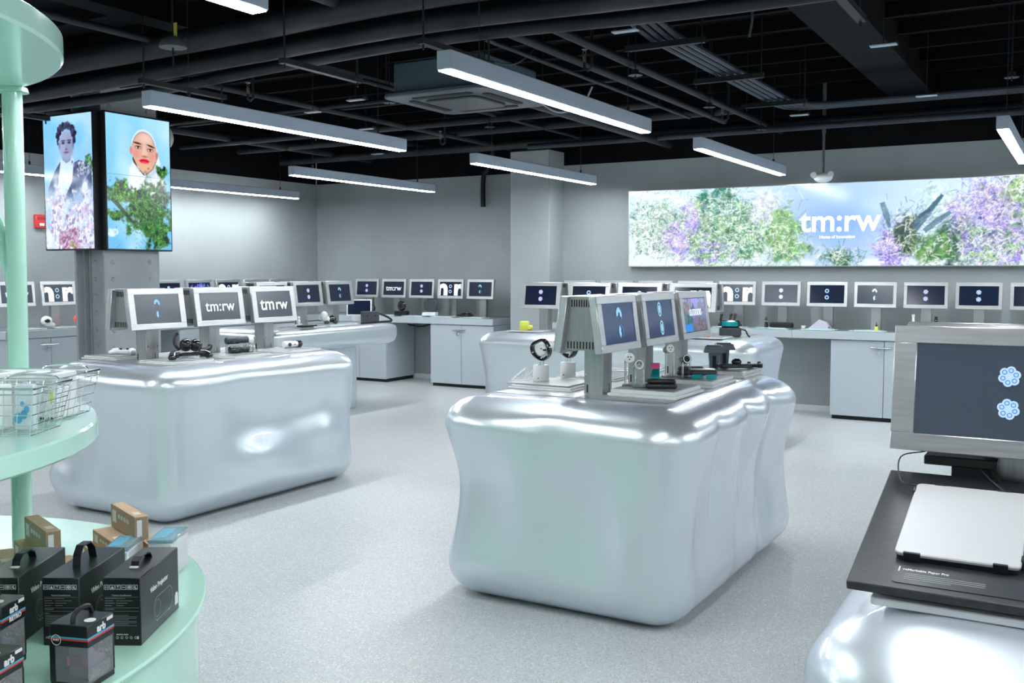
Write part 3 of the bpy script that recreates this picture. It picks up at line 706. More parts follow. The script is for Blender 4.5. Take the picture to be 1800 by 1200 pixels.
cabinet(-9.93,9.2,1.05,.58,PI/2,'cabinet by the left wall hidden behind the left island')

# ================================================================== PEARL ISLANDS
def blob_bm(x0,x1,y0,y1,z0,z1,r=.19,cuts=44,waist=.045,amp=.03,seed=0,dents=(),topflat=True,freq=1.7):
    t=bmesh.new(); bmesh.ops.create_cube(t,size=2)
    bmesh.ops.subdivide_edges(t,edges=t.edges,cuts=cuts,use_grid_fill=True)
    c=Vector(((x0+x1)/2,(y0+y1)/2,(z0+z1)/2)); h=Vector(((x1-x0)/2,(y1-y0)/2,(z1-z0)/2))
    for v in t.verts:
        q=Vector((v.co.x*h.x,v.co.y*h.y,v.co.z*h.z))
        rt=r*.62 if q.z>0 else r
        rz_=rt
        inn=Vector((max(-h.x+r,min(h.x-r,q.x)),max(-h.y+r,min(h.y-r,q.y)),max(-h.z+rz_,min(h.z-rz_,q.z))))
        d=q-inn
        n=d.normalized() if d.length>1e-6 else Vector((0,0,1))
        p=inn+Vector((n.x*r,n.y*r,n.z*rz_))
        zt=(p.z+h.z)/(2*h.z)
        wz=math.sin(PI*min(1,max(0,zt)))**1.3
        side=max(0,1-abs(n.z)**3)
        p2=p+c
        if side>0:
            k=-waist*math.sin(PI*min(1,max(0,(zt-.08)/.78))) if .08<zt<.86 else 0
            nn=mnoise.noise(Vector((p2.x*freq+seed,p2.y*freq,p2.z*freq*.9)))*amp*1.6
            k+=nn*wz
            for (dx,dy,dz,sx,sy,sz,a) in dents:
                k+=a*math.exp(-((p2.x-dx)/sx)**2-((p2.y-dy)/sy)**2-((p2.z-dz)/sz)**2)
            nh=Vector((n.x,n.y,0)); 
            p2=p2+nh*k*side
        v.co=p2
    for f in t.faces: f.smooth=True
    return t
bmC=blob_bm(-2.77,-1.44,3.92,5.92,0.0,.99,r=.22,seed=3,waist=.05,amp=.035,cuts=70,dents=[
  (-2.25,4.0,.55,.10,.3,.22,.03),(-1.95,4.0,.45,.16,.3,.30,-.035),(-2.55,4.0,.62,.14,.3,.10,-.02),(-1.72,4.0,.35,.07,.3,.22,.03),(-2.1,4.0,.86,.12,.3,.07,-.02),(-2.45,4.0,.88,.12,.3,.08,.015),
  (-1.44,4.42,.62,.3,.05,.28,-.03),(-1.44,4.62,.5,.3,.09,.35,.02),(-1.44,4.9,.72,.3,.045,.25,-.03),(-1.44,5.12,.8,.3,.10,.14,.025),(-1.44,5.3,.62,.3,.05,.30,-.045),(-1.44,5.62,.7,.3,.14,.2,.03),(-1.44,5.45,.3,.3,.16,.2,.02),(-1.44,4.25,.35,.3,.12,.25,-.03),(-1.44,5.25,.18,.3,.10,.16,-.03)])
tag(obj('pearl_island',bmC,M_pearl),'pearly silver blob shaped display island in the middle foreground, waisted and fluted','display table','blob shaped pearl islands')
bmL=blob_bm(-6.05,-4.84,4.08,6.02,0.0,.99,r=.2,seed=11,waist=.04,amp=.03,cuts=64,dents=[
  (-4.84,4.95,.35,.3,.25,.13,.05),(-4.84,5.6,.42,.3,.14,.12,.045),(-4.84,5.35,.60,.3,.16,.12,-.03),(-4.84,4.75,.72,.3,.14,.16,-.02),(-5.7,4.12,.6,.1,.3,.25,-.04),(-5.95,4.12,.25,.14,.3,.1,.05),(-5.45,4.12,.4,.12,.3,.25,.03),(-4.84,5.8,.7,.3,.1,.2,.02)])
tag(obj('pearl_island',bmL,M_pearl),'pearly silver blob shaped display island at left, behind the green stand','display table','blob shaped pearl islands')
bmR=blob_bm(-5.38,-2.5,8.45,9.62,0.0,.985,seed=23,waist=.05,amp=.02,cuts=44,dents=[(-5.2,8.45,.9,.2,.3,.1,.02),(-2.5,9.0,.8,.3,.3,.2,.02)])
tag(obj('pearl_island',bmR,M_pearl),'pearly silver island behind the middle one, before the billboard wall','display table','blob shaped pearl islands')
bmF=blob_bm(-.45,1.3,1.67,2.5,0.0,.985,seed=31,waist=.0,amp=.012,cuts=44,r=.24)
tag(obj('pearl_island',bmF,M_pearl),'pearly silver island at the bottom right corner under the black slab','display table','blob shaped pearl islands')
bmM=blob_bm(-8.4,-7.2,7.55,9.68,.72,.975,r=.12,cuts=30,waist=0,amp=.0)
merge(bmM,blob_bm(-8.2,-7.33,8.62,9.02,.0,.80,r=.05,cuts=14,waist=.0,amp=0))
merge(bmM,blob_bm(-8.2,-7.4,7.62,7.9,.0,.80,r=.05,cuts=14,waist=.0,amp=0))
tag(obj('pearl_bridge_table',bmM,M_pearl),'silver bridge shaped table with a leg, between left island and back counter','display table')
for nm,(x0,x1,y0,y1),lab in (('island_top',(-2.55,-1.64,4.22,5.75),'mirror steel inlay plate on top of the middle island'),('island_top',(-5.92,-5.04,4.3,5.85),'mirror steel inlay plate on top of the left island'),('island_top',(-5.15,-2.75,8.68,9.4),'steel inlay plate on top of the island behind')):
    tag(obj(nm,box(new(),x0,x1,y0,y1,.975,.994 if y0<8 else .988,.002),M_steel),lab,'plate')

# ================================================================== MONITORS ON POSTS
def ring2(bm,r0,r1,a0=0,a1=2*PI,n=24,cx=0,cy=0,z=0,M=None,sy=1):
    k=[];full=abs(a1-a0-2*PI)<1e-6; m=n if full else n+1
    for i in range(m):
        a=a0+(a1-a0)*i/n; c,s=math.cos(a),math.sin(a)
        p=Vector((cx+r0*c,cy+r0*s*sy,z));q=Vector((cx+r1*c,cy+r1*s*sy,z))
        if M is not None: p=M@p;q=M@q
        k.append((bm.verts.new(p),bm.verts.new(q)))
    for i in range(n):
        a,b=k[i],k[(i+1)%m]; bm.faces.new((a[0],a[1],b[1],b[0]))
    return bm
def disc2(bm,r,cx=0,cy=0,z=0,n=16,M=None,sy=1):
    vs=[]
    for i in range(n):
        p=Vector((cx+r*math.cos(2*PI*i/n),cy+sy*r*math.sin(2*PI*i/n),z)); vs.append(bm.verts.new(M@p if M is not None else p))
    bm.faces.new(vs); return bm
def clip(bm,w,h):
    for co,no in (((w,0,0),(1,0,0)),((-w,0,0),(-1,0,0)),((0,h,0),(0,1,0)),((0,-h,0),(0,-1,0))):
        bmesh.ops.bisect_plane(bm,geom=bm.verts[:]+bm.edges[:]+bm.faces[:],plane_co=co,plane_no=no,clear_outer=True)
    return bm
OUT=Canvas(90,62); OUT.grad((.28,.36,.40),(.60,.58,.88)); OUT.a*=1
OUT.blobs(200,.2,.75,.15,.15,[(.55,.35,.30),(.25,.5,.6),(.5,.3,.25)],(.02,.06),1,.7); OUT.blobs(160,1.15,.7,.16,.2,[(.45,.35,.6),(.3,.55,.6),(.6,.45,.5)],(.02,.06),2,.7); OUT.blobs(160,1.1,.2,.2,.12,[(.5,.42,.45),(.35,.3,.35)],(.02,.06),3,.7)
OUT.blobs(60,.25,.35,.12,.1,[(.10,.30,.33),(.15,.4,.4)],(.03,.08),4,.7); OUT.poly([(.0,.0),(.45,.0),(.42,.24),(0,.22)],(.12,.50,.85)); OUT.blobs(40,.75,.32,.08,.05,[(.65,.3,.6),(.3,.3,.7)],(.015,.03),5,.7)
OUT.poly([(.5,.6),(.62,.9),(.74,.6)],(.10,.30,.40)); OUT.poly([(.42,.6),(.5,.78),(.6,.6)],(.08,.22,.3))
SW,SH=.182,.0975
def content(kind,scr,z=.0012):
    def add(name,b,m): return obj(name,b,m,scr,(0,0,z))
    k,*a=kind if isinstance(kind,tuple) else (kind,)
    if k=='logo': add('lettering',text_bm('tm:rw',.275,bold=.008,space=1.04),E_white)
    elif k=='logo2':
        add('lettering',text_bm('tm',.145,M=T(-.080,0,0),bold=.012),E_white); add('lettering',text_bm('rw',.125,M=T(.078,-.0035,0),bold=.012),E_white)
    elif k=='zoom':
        o=a[0] if a else 0
        for (tx,ww,xx) in (('m',.30,-.195+o),('rw',.44,.285+o)):
            b=text_bm(tx,ww,M=T(xx,-.005,0),bold=.035); clip(b,SW-.004,SH-.004)
            if len(b.verts): add('lettering',b,E_white)
            else: b.free()
        for s in (-1,1): b=new(); ring2(b,.014,.024,cx=o,cy=s*.036,z=0); add('colon_ring',clip(b,SW,SH),E_sky)
    elif k in('orbs','rings','petals','arcs','ovals'):
        m,dx=a[0],(a[1] if len(a)>1 else 0); big=a[2] if len(a)>2 else 1.0
        for s in (-1,1):
            halo=new(); b=new()
            cy=s*.036*big**.5; r=.023*big
            if k=='orbs': disc2(b,r,dx,cy); ring2(halo,r*.45,r*.62,cx=dx,cy=cy,z=.0006)
            if k=='rings': ring2(b,r*.5,r*.95,cx=dx,cy=cy); ring2(halo,r*.9,r*1.15,2+s,4.5+s,cx=dx,cy=cy,z=.0004)
            if k=='petals':
                disc2(b,r*.5,dx,cy,0,10)
                for i in range(6):
                    A=i*PI/3+s*.3; disc2(b,r*.45,dx+math.cos(A)*r*.62,cy+math.sin(A)*r*.62,.0002*i,12); ring2(halo,r*.16,r*.25,cx=dx+math.cos(A)*r*.62,cy=cy+math.sin(A)*r*.62,z=.0016,n=10)
            if k=='arcs': ring2(b,r*.35,r*1.05,-1.3*s+.8,1.0*s+2.4 if s>0 else 4.2,cx=dx-s*.006,cy=cy,sy=1.15,n=14); ring2(halo,r*.95,r*1.1,-1,1.4,cx=dx-.004,cy=cy)
            if k=='ovals': ring2(b,r*.72,r*.95,cx=dx+s*-.004,cy=cy*1.25,sy=1.5); disc2(b,r*.55,dx-s*.004,cy*1.25,sy=1.5)
            add('graphic',b,m); add('graphic_detail',halo,E_deep if m in (E_white,E_sky,E_cyan) else E_sky)
    elif k=='art':
        me=a[0].mesh('picture',SW*2-.006,SH*2-.006); o=obj('picture',me,M_pic,scr,(-SW+.003,-SH+.003,z)); o.rotation_euler=(-PI/2,0,0)
        if len(a)>1: add('lettering',text_bm(a[1],.2,bold=.0,space=1.0,M=T(0,.012,.002)@Matrix.Diagonal((1,1.5,1,1))),E_white)
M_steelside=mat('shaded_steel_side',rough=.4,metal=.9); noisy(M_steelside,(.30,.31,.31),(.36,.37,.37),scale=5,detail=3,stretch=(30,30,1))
def panel_M(zc,ytop,ybot,h=.272):
    dyv=(ybot-ytop); up=Vector((0,dyv,.27)).normalized(); nr=Vector((1,0,0)).cross(up)
    M=Matrix.Identity(4)
    for i in range(3): M[i][0]=(1,0,0)[i]; M[i][1]=up[i]; M[i][2]=nr[i]
    M.translation=Vector((0,-(ytop+ybot)/2,zc)); return M
def front(t,M,kind,glass,W=.46,H=.272,depth=.04):
    b=new(); hw,hh=W/2,H/2
    box(b,-hw,hw,-hh,hh,-depth,-.004,.003)
    ih,iw=SH+.001,SW+.001; oy=.0
    box(b,-hw,hw,ih,hh,-.005,.002,.0015); box(b,-hw,hw,-hh,-ih,-.005,.002,.0015)
    box(b,-hw,-iw,-ih,ih,-.005,.002,.0015); box(b,iw,hw,-ih,ih,-.005,.002,.0015)
    fr=obj('screen_frame',b,M_frame,t); fr.matrix_local=M
    b=new(); box(b,-iw,iw,-ih,ih,-.006,-.002); sc=obj('screen',b,glass,fr)
    content(kind,sc)
def monitor(label,loc,rz,z0,kinds,double=True,glass=(None,None),group=None,W=.46):
    t=thing('monitor_stand',label,'monitor',(loc[0],loc[1],z0),rz,group)
    zt,zb=1.48-z0,1.21-z0; zc=(zt+zb)/2
    yt,yb=(.094,.132) if double else (.075,.100)
    b=new()
    if double: box(b,-.052,.052,-.052,.052,0,zt-.03,.003)
    else: box(b,-.052,.052,-.02,.03,0,zt-.06,.003)
    po=obj('post',b,M_steel,t)
    if double:
        b=new(); box(b,-.012+.03,.012+.008,-.0535,-.0515,.04,.075); box(b,-.0535,-.0515,.03,.037,.03,.07); obj('cable_slot',b,M_dark,po)
        b=new(); [cyl(b,.004,.004,0,.002,8,T(x,-.052,.12)@Rx(PI/2)) for x in (-.04,.04)]; [cyl(b,.004,.004,0,.002,8,T(-.052,y,.12)@Ry(-PI/2)) for y in (-.04,.04)]; obj('screw',b,M_chrome,po)
    w=W/2-.03
    b=new()
    if double: 
        hexa(b,[(-w,-.118,zb+.01),(w,-.118,zb+.01),(w,.118,zb+.01),(-w,.118,zb+.01),(-w,-.085,zt-.003),(w,-.085,zt-.003),(w,.085,zt-.003),(-w,.085,zt-.003)])
    else: hexa(b,[(-w,-.085,zb+.01),(w,-.085,zb+.01),(w,-.02,zb+.01),(-w,-.02,zb+.01),(-w,-.06,zt-.003),(w,-.06,zt-.003),(w,.0,zt-.003),(-w,.0,zt-.003)])
    ho=obj('housing',b,M_steelside,t)
    if double:
        for sx in (-1,1):
            for (z,hw_,n) in ((zt-.035,.045,8),(zb+.035,.066,9)):
                b=new()
                for i in range(n):
                    y=-hw_+2*hw_*i/(n-1); box(b,sx*w-.0015,sx*w+.0015,y-.003,y+.003,z-.017,z+.017)
                vs_=obj('vent_slots',b,M_dark,ho); vs_['kind']='stuff'
    front(t,panel_M(zc,yt,yb),kinds[0],glass[0] or M_screen,W)
    if double: front(t,Rz(PI)@panel_M(zc,yt,yb),kinds[1],glass[1] or M_screen,W)
    return t
gi='two sided monitors on the islands'; gw='single monitors on posts along the walls'
# left island (facing +X and -X)
ZT=.97
for (y,k1,lab) in ((4.53,('arcs',E_cyan),'monitor nearest the steel column on the left island, two cyan crescents'),(5.08,'logo','middle monitor of the left island with white lettering'),(5.63,'logo2','monitor at the far end of the left island with white lettering')):
    monitor(lab,(-5.50,y),PI/2,ZT,(k1,('orbs',E_lilac)),True,(M_screen_grey,M_screen),gi)
for (y,k1,g,k2,lab) in ((4.43,('arcs',E_cyan,.01,1.3),M_screen_blue,('petals',E_lilac),'nearest monitor of the middle island, blue with two cyan crescents'),(4.97,('ovals',E_cyan,0,1.2),M_screen_blue,'logo','second monitor of the middle island with two pale ovals'),(5.51,('art',OUT,'OUTDOORS'),M_screen,('orbs',E_cyan),'third monitor of the middle island with a landscape and lettering')):
    monitor(lab,(-2.085,y),PI/2,ZT,(k1,k2),True,(g,M_screen),gi)
for (y,k1,lab) in ((7.83,'logo','monitor of the bridge table hidden behind the lettered island monitor'),(8.38,('orbs',E_lilac),'monitor of the bridge table with two lilac discs'),(8.92,('arcs',E_cyan),'monitor of the bridge table with two cyan arcs, next to the laptop'),):
    monitor(lab,(-7.62,y),PI/2,.975,(k1,('orbs',E_cyan)),True,(None,None),gi)
E_bluewhite=mat('screen_blue_white',(.1,.1,.1),emit=(.72,.82,1),estr=1)
for (x,k1,lab) in ((-4.90,('petals',E_lilac),'leftmost monitor of the rear island, two lilac flowers, above the yellow device'),(-4.35,('rings',E_sky),'second monitor of the rear island, mostly behind the nearest monitor'),(-3.80,('orbs',E_bluewhite),'third monitor of the rear island, only its top edge showing'),(-3.25,('zoom',-.09),'rightmost monitor of the rear island with a huge white letter r')):
    monitor(lab,(x,9.12),0,ZT,(k1,('orbs',E_cyan)),True,(None,None),gi)
TL=Canvas(60,34,(.2,.65,.62)); TL.blobs(200,.8,.5,.5,.3,[(.5,.9,.85),(.1,.4,.45),(.8,1,.95)],(.05,.15),1)
kR=[('orbs',E_bluewhite),('art',TL),('art',Canvas(20,12,(.85,.92,.97))),('orbs',E_sky),('zoom',.0),('orbs',E_bluewhite),('rings',E_sky),('arcs',E_white),('petals',E_lilac),('petals',E_sky),('orbs',E_sky)]
lR=['first monitor right of the pillar on the billboard wall','second monitor right of the pillar with a teal picture','third monitor right of the pillar with a pale picture','fourth monitor right of the pillar, behind the landscape monitor','wall monitor under the billboard with cropped white letters and two rings','wall monitor under the billboard with two pale discs, right of the cropped letters','wall monitor with two blue rings on near black','wall monitor with two small crescents on grey','wall monitor with two lilac flowers, above the near monitor','wall monitor with two light blue flowers at right','rightmost wall monitor, cut by the photo edge']
for i in range(11):
    monitor(lR[i],(-5.47+.502*i,11.15),0,.955,(kR[i],),False,(M_screen_grey if i in (4,5,7) else None,),gw,W=.43)
monitor('wall monitor beyond the right edge of the photo',(.1,11.15),0,.955,(('orbs',E_sky),),False,(None,),gw,W=.43)
kB=[('petals',E_lilac),'logo',('petals',E_lilac),('zoom',0),('arcs',E_cyan)]
lB=['back wall monitor with two lilac flowers, leftmost by the corner','back wall monitor with small white lettering','back wall monitor with two lilac flowers, between lettering and cropped letters','back wall monitor with cropped white letters','back wall monitor nearest the pillar with two cyan arcs']
for i in range(5):
    monitor(lB[i],(-9.26+.4975*i,11.7),0,.955,(kB[i],),False,(None,),gw,W=.43)
LAV=Canvas(80,45,(.05,.08,.25)); LAV.blobs(260,.9,.5,.4,.2,[(.5,.5,.95),(.3,.4,.9),(.65,.7,1)],(.04,.12),1); LAV.ell(.55,.5,.12,.2,(.3,.7,.95),.05); LAV.ell(1.25,.5,.12,.2,(.1,.1,.3),.05)
kL=['logo',('zoom',-.02),('orbs',E_cyan),('orbs',E_cyan),('orbs',E_sky),('art',LAV),('zoom',0),('arcs',E_cyan),('arcs',E_cyan)]
lLn=['left wall monitor with white lettering, behind the green post','left wall monitor with cropped white letters, beside the steel column','left wall monitor hidden just left behind the column','left wall monitor hidden right behind the column','left wall monitor with one blue disc, at the right edge of the column','left wall monitor with a lilac picture','left wall monitor with cropped letters, far side','left wall monitor with faint arcs, next to last before the corner','left wall monitor nearest the corner of the walls']
for i,y in enumerate((6.61,7.12,7.63,8.14,8.68,9.19,9.70,10.21,10.72)):
    monitor(lLn[i],(-10.2,y),PI/2,.955,(kL[i],),False,(M_screen_grey if i in (0,1) else None,),gw,W=.43)
monitor('big near monitor at the right edge, two clusters of light blue cells',(-.135,2.41),0,ZT,(('petals',E_sky,0,.9),('orbs',E_sky)),True,(M_screen_grey,None),gi)

# ================================================================== GREEN ROUND DISPLAY STAND
LC0=(-3.37,1.075)
def disc_prof(r,z0,z1,b=.006): return [(0,z0),(r-b,z0),(r,z0+b),(r,z1-b),(r-b,z1),(0,z1)]
t=thing('display_stand','mint green round display stand of three tiers at the left edge','display stand',(LC0[0],LC0[1],0))
dd=(-3.31-LC0[0],1.24-LC0[1])
b=new(); lathe(b,[(1.26,0),(1.26,.02),(1.285,.03),(1.285,.572),(1.305,.574),(1.31,.58),(1.31,.584),(1.305,.589),(0,.589)],128,T(dd[0],dd[1],0)); obj('base_drum',b,M_mint,t)
b=new(); lathe(b,disc_prof(1.165,1.09,1.15),128); obj('shelf',b,M_mint,t)
b=new(); lathe(b,[(.30,2.25),(.34,2.237),(.98,2.237),(1.085,2.237),(1.093,2.245),(1.093,2.303),(1.085,2.31),(.30,2.31)],128,closed=True); ca=obj('canopy',b,M_mint,t)
b=new(); lathe(b,[(.86,2.228),(.90,2.226),(.90,2.24),(.86,2.24)],96,closed=True); obj('light_ring',b,mat('satin_ring',(.62,.72,.74),rough=.25),ca)
b=new(); lathe(b,[(.25,2.236),(.29,2.234),(.29,2.30),(.25,2.30)],64,closed=True); obj('centre_ring',b,mat('cream_ring',(.85,.88,.84),rough=.3),ca)
def braceM(a): return Rz(a)
pa=math.atan2(2.146-LC0[1],-3.27-LC0[0])
for q in range(4):
    a=pa+q*PI/2+(0 if q==0 else .0); M=Rz(a)
    b=new(); tube(b,[(1.06,0,.589),(1.065,0,1.1),(1.07,0,1.7),(1.072,0,2.237)],.034,12,M); cyl(b,.055,.05,2.222,2.238,20,M,1.072,0); po=obj('post',b,M_mint,t)
    b=new(); tube(b,curve_pts([(1.06,-.005,.62),(1.06,-.01,.75),(1.06,-.04,.92),(1.06,-.09,1.03),(1.06,-.12,1.095)],6),.026,10,M); obj('brace',b,M_mint,po)
    b=new(); tube(b,curve_pts([(1.07,.005,1.45),(1.06,.03,1.62),(1.03,.12,1.85),(.98,.26,2.05),(.92,.42,2.237)],8),.026,10,M); obj('brace',b,M_mint,po)

def lbox(name,label,cat,lx,ly,z,w,d,h,rot,m,group=None,bev=.002):
    """carton with its own frame: x across, y depth, z up; origin at bottom centre"""
    x,y,_=lw(lx,ly); t=thing(name,label,cat,(x,y,z),YAW+rot,group)
    b=new(); box(b,-w/2,w/2,-d/2,d/2,0,h,bev); bd=obj('carton',b,m,t)
    return t,bd
def quad(bm,x0,x1,z0,z1,face,w,d,e=.0006):
    """thin print strip on a face: F front(-y) R right(+x) T top"""
    if face=='F': box(bm,x0,x1,-d/2-e,-d/2,z0,z1)
    if face=='R': box(bm,w/2,w/2+e,x0,x1,z0,z1)
    if face=='T': box(bm,x0,x1,z0,z1,w,w+e)
FM=lambda d: T(0,-d/2-.0004,0)@Rx(PI/2)
RM=lambda w: T(w/2+.0004,0,0)@Rz(PI/2)@Rx(PI/2)
pl=[(-1.385,'black projector carton, left of the three with white print and a strap'),(-1.213,'black projector carton in the middle with a tall looped strap'),(-1.052,'black projector carton at the right end of its row, outline drawing fully visible')]
for i,(lx_,lab) in enumerate(pl):
    w,d,h=.102,.30,.186
    t,bd=lbox('projector_box',lab,'box',lx_,2.762,.589,w,d,h,[.03,-.02,0][i],M_boxblk,'black projector cartons')
    b=new(); text_bm('Video Projector',.14,RM(w)@T(-.01,h*.68,0)@Matrix.Rotation(0,4,'Z'),b,bold=.01); obj('title_print',b,M_boxprint,bd)
    b=new()
    o=rrect(.15,.066,.03,8); M=RM(w)@T(.02,h*.33,0)
    for k_ in range(len(o)):
        p,q=o[k_],o[(k_+1)%len(o)]; tube(b,[(p[0],p[1],0),(q[0],q[1],0)],.0008,4,M,cap=False)
    ring2(b,.021,.0225,cx=-.045,cy=0,z=.0004,M=M,n=28,sy=1.1); ring2(b,.009,.0096,cx=.05,cy=.012,z=.0004,M=M,n=20)
    box(b,-.055,-.047,-.036,-.033,0,.0005,0,M); box(b,.040,.048,-.036,-.033,0,.0005,0,M); obj('outline_drawing',b,mat('dim_print',(.32,.34,.35)),bd)
    b=new(); box(b,.095,.12,-.03,-.0,0,.0006,0,RM(w)@T(.02,h*.27,0)); box(b,.10,.115,-.0,.006,0,.0006,0,RM(w)@T(.02,h*.27,0)); obj('side_label',b,M_boxprint,bd)
    b=new()
    for k_ in range(6):
        cx=-.040+k_*.0155
        M=FM(d)@T(cx,h*.865,0)
        for (x0,x1,y0,y1) in ((-.0065,.0065,.0055,.0065),(-.0065,.0065,-.0065,-.0055),(-.0065,-.0055,-.0065,.0065),(.0055,.0065,-.0065,.0065)): box(b,x0,x1,y0,y1,0,.0005,0,M)
        if k_==0: box(b,-.003,-.0015,-.003,.003,0,.0005,0,M); box(b,.0015,.003,-.003,.003,0,.0005,0,M)
        elif k_==1: prism(b,[(-.004,-.004),(.004,-.004),(0,.004)],0,.0005,M)
        elif k_==2: prism(b,[(-.003,.004),(.003,.004),(0,0)],0,.0005,M); box(b,-.0006,.0006,-.004,0,0,.0005,0,M)
        elif k_==3: box(b,-.004,.004,-.0008,.0008,0,.0005,0,M)
        elif k_==4: ring2(b,.0015,.0042,M=M,n=14)
        else: ring2(b,.001,.0035,1,5.5,M=M,n=12); box(b,-.001,.004,-.004,-.002,0,.0005,0,M)
    obj('handling_icons',b,M_boxprint,bd)
    b=new(); text_bm('Technical Specifications',.052,FM(d)@T(0,h*.745,0),b,bold=.01)
    for (yy,ww,x0) in ((.70,.034,-.045),(.665,.022,-.045),(.63,.026,-.045),(.595,.018,-.045),(.54,.024,-.045),(.48,.014,-.045)): box(b,x0,x0+ww,h*yy-.0006,h*yy+.0006,0,.0004,0,FM(d))
    for (yy,x0,ww) in ((.70,-.02,.03),(.665,-.015,.045),(.63,-.015,.03),(.595,-.015,.02)): box(b,x0,x0+ww,h*yy-.0005,h*yy+.0005,0,.0004,0,FM(d))
    for k_ in range(8): box(b,-.044,-.044+.088*(.95 if k_%3 else .7),h*(.45-.022*k_)-.0004,h*(.45-.022*k_)+.0004,0,.0004,0,FM(d))
    for yy in (.72,.56,.51): box(b,-.045,.045,h*yy-.0002,h*yy+.0002,0,.0004,0,FM(d))
    obj('specification_print',b,mat('dim_print'),bd)
    b=new(); text_bm('MADE IN CHINA',.032,FM(d)@T(0,h*.165,0),b,bold=.01); text_bm('CE FC',.018,FM(d)@T(-.034,h*.12,0),b,bold=.01)
    for k_ in range(5): ring2(b,.0025,.0036,cx=-.014+.0125*k_,cy=h*.12,M=FM(d),n=12)
    box(b,.040,.044,h*.12-.004,h*.12+.004,0,.0004,0,FM(d)); obj('approval_marks',b,M_boxprint,bd)
    hh=[.028,.052,.020][i]; 
    b=new(); pts=[(0,-.055,h),(0,-.05,h+hh*.6),(0,-.03,h+hh),(0,.015,h+hh),(0,.04,h+hh*.6),(0,.05,h)]
    for (p,q) in zip(pts,pts[1:]): hexa(b,[(-.011,p[1],p[2]),(.011,p[1],p[2]),(.011,q[1],q[2]),(-.011,q[1],q[2]),(-.011,p[1]*.97,p[2]+.004),(.011,p[1]*.97,p[2]+.004),(.011,q[1]*.97,q[2]+.004),(-.011,q[1]*.97,q[2]+.004)])
    obj('carry_strap',b,M_blackpl,t)
    if i!=1: b=new(); box(b,-.012,.012,-.066,-.054,h,h+.004,.001); obj('strap_slot',b,M_boxprint,t)
# small arcade game boxes
ARC=Canvas(40,40,(.05,.06,.08)); ARC.blobs(140,.5,.5,.3,.3,[(.75,.15,.35),(.15,.45,.6),(.25,.22,.35),(.6,.5,.35),(.1,.1,.15),(.1,.5,.45)],(.02,.08),1,.7); ARC.strokes(60,.5,.4,.3,.3,[(.5,.5,.5),(.6,.1,.15),(.1,.4,.4)],(.05,.1),2)
M_art=mat('printed_artwork',rough=.25,coat=.5); a_=N(M_art,'ShaderNodeAttribute',attribute_name='pic'); L(M_art,a_,'Color',M_art.node_tree.nodes['Principled BSDF'],'Base Color')
al=[(-1.060,2.385,.589,R(-12),.105,.105,.158,'arb','','arcade game box with clear window, right front, standing below the projector cartons'),
    (-1.335,2.475,.589,R(-6),.13,.10,.172,'arb','RETRO','arcade game box lettered in white, at the left edge behind the front ones'),
    (-1.195,2.19,.589,R(-10),.12,.10,.150,'arb','','arcade game box at the bottom left corner of the photo')]
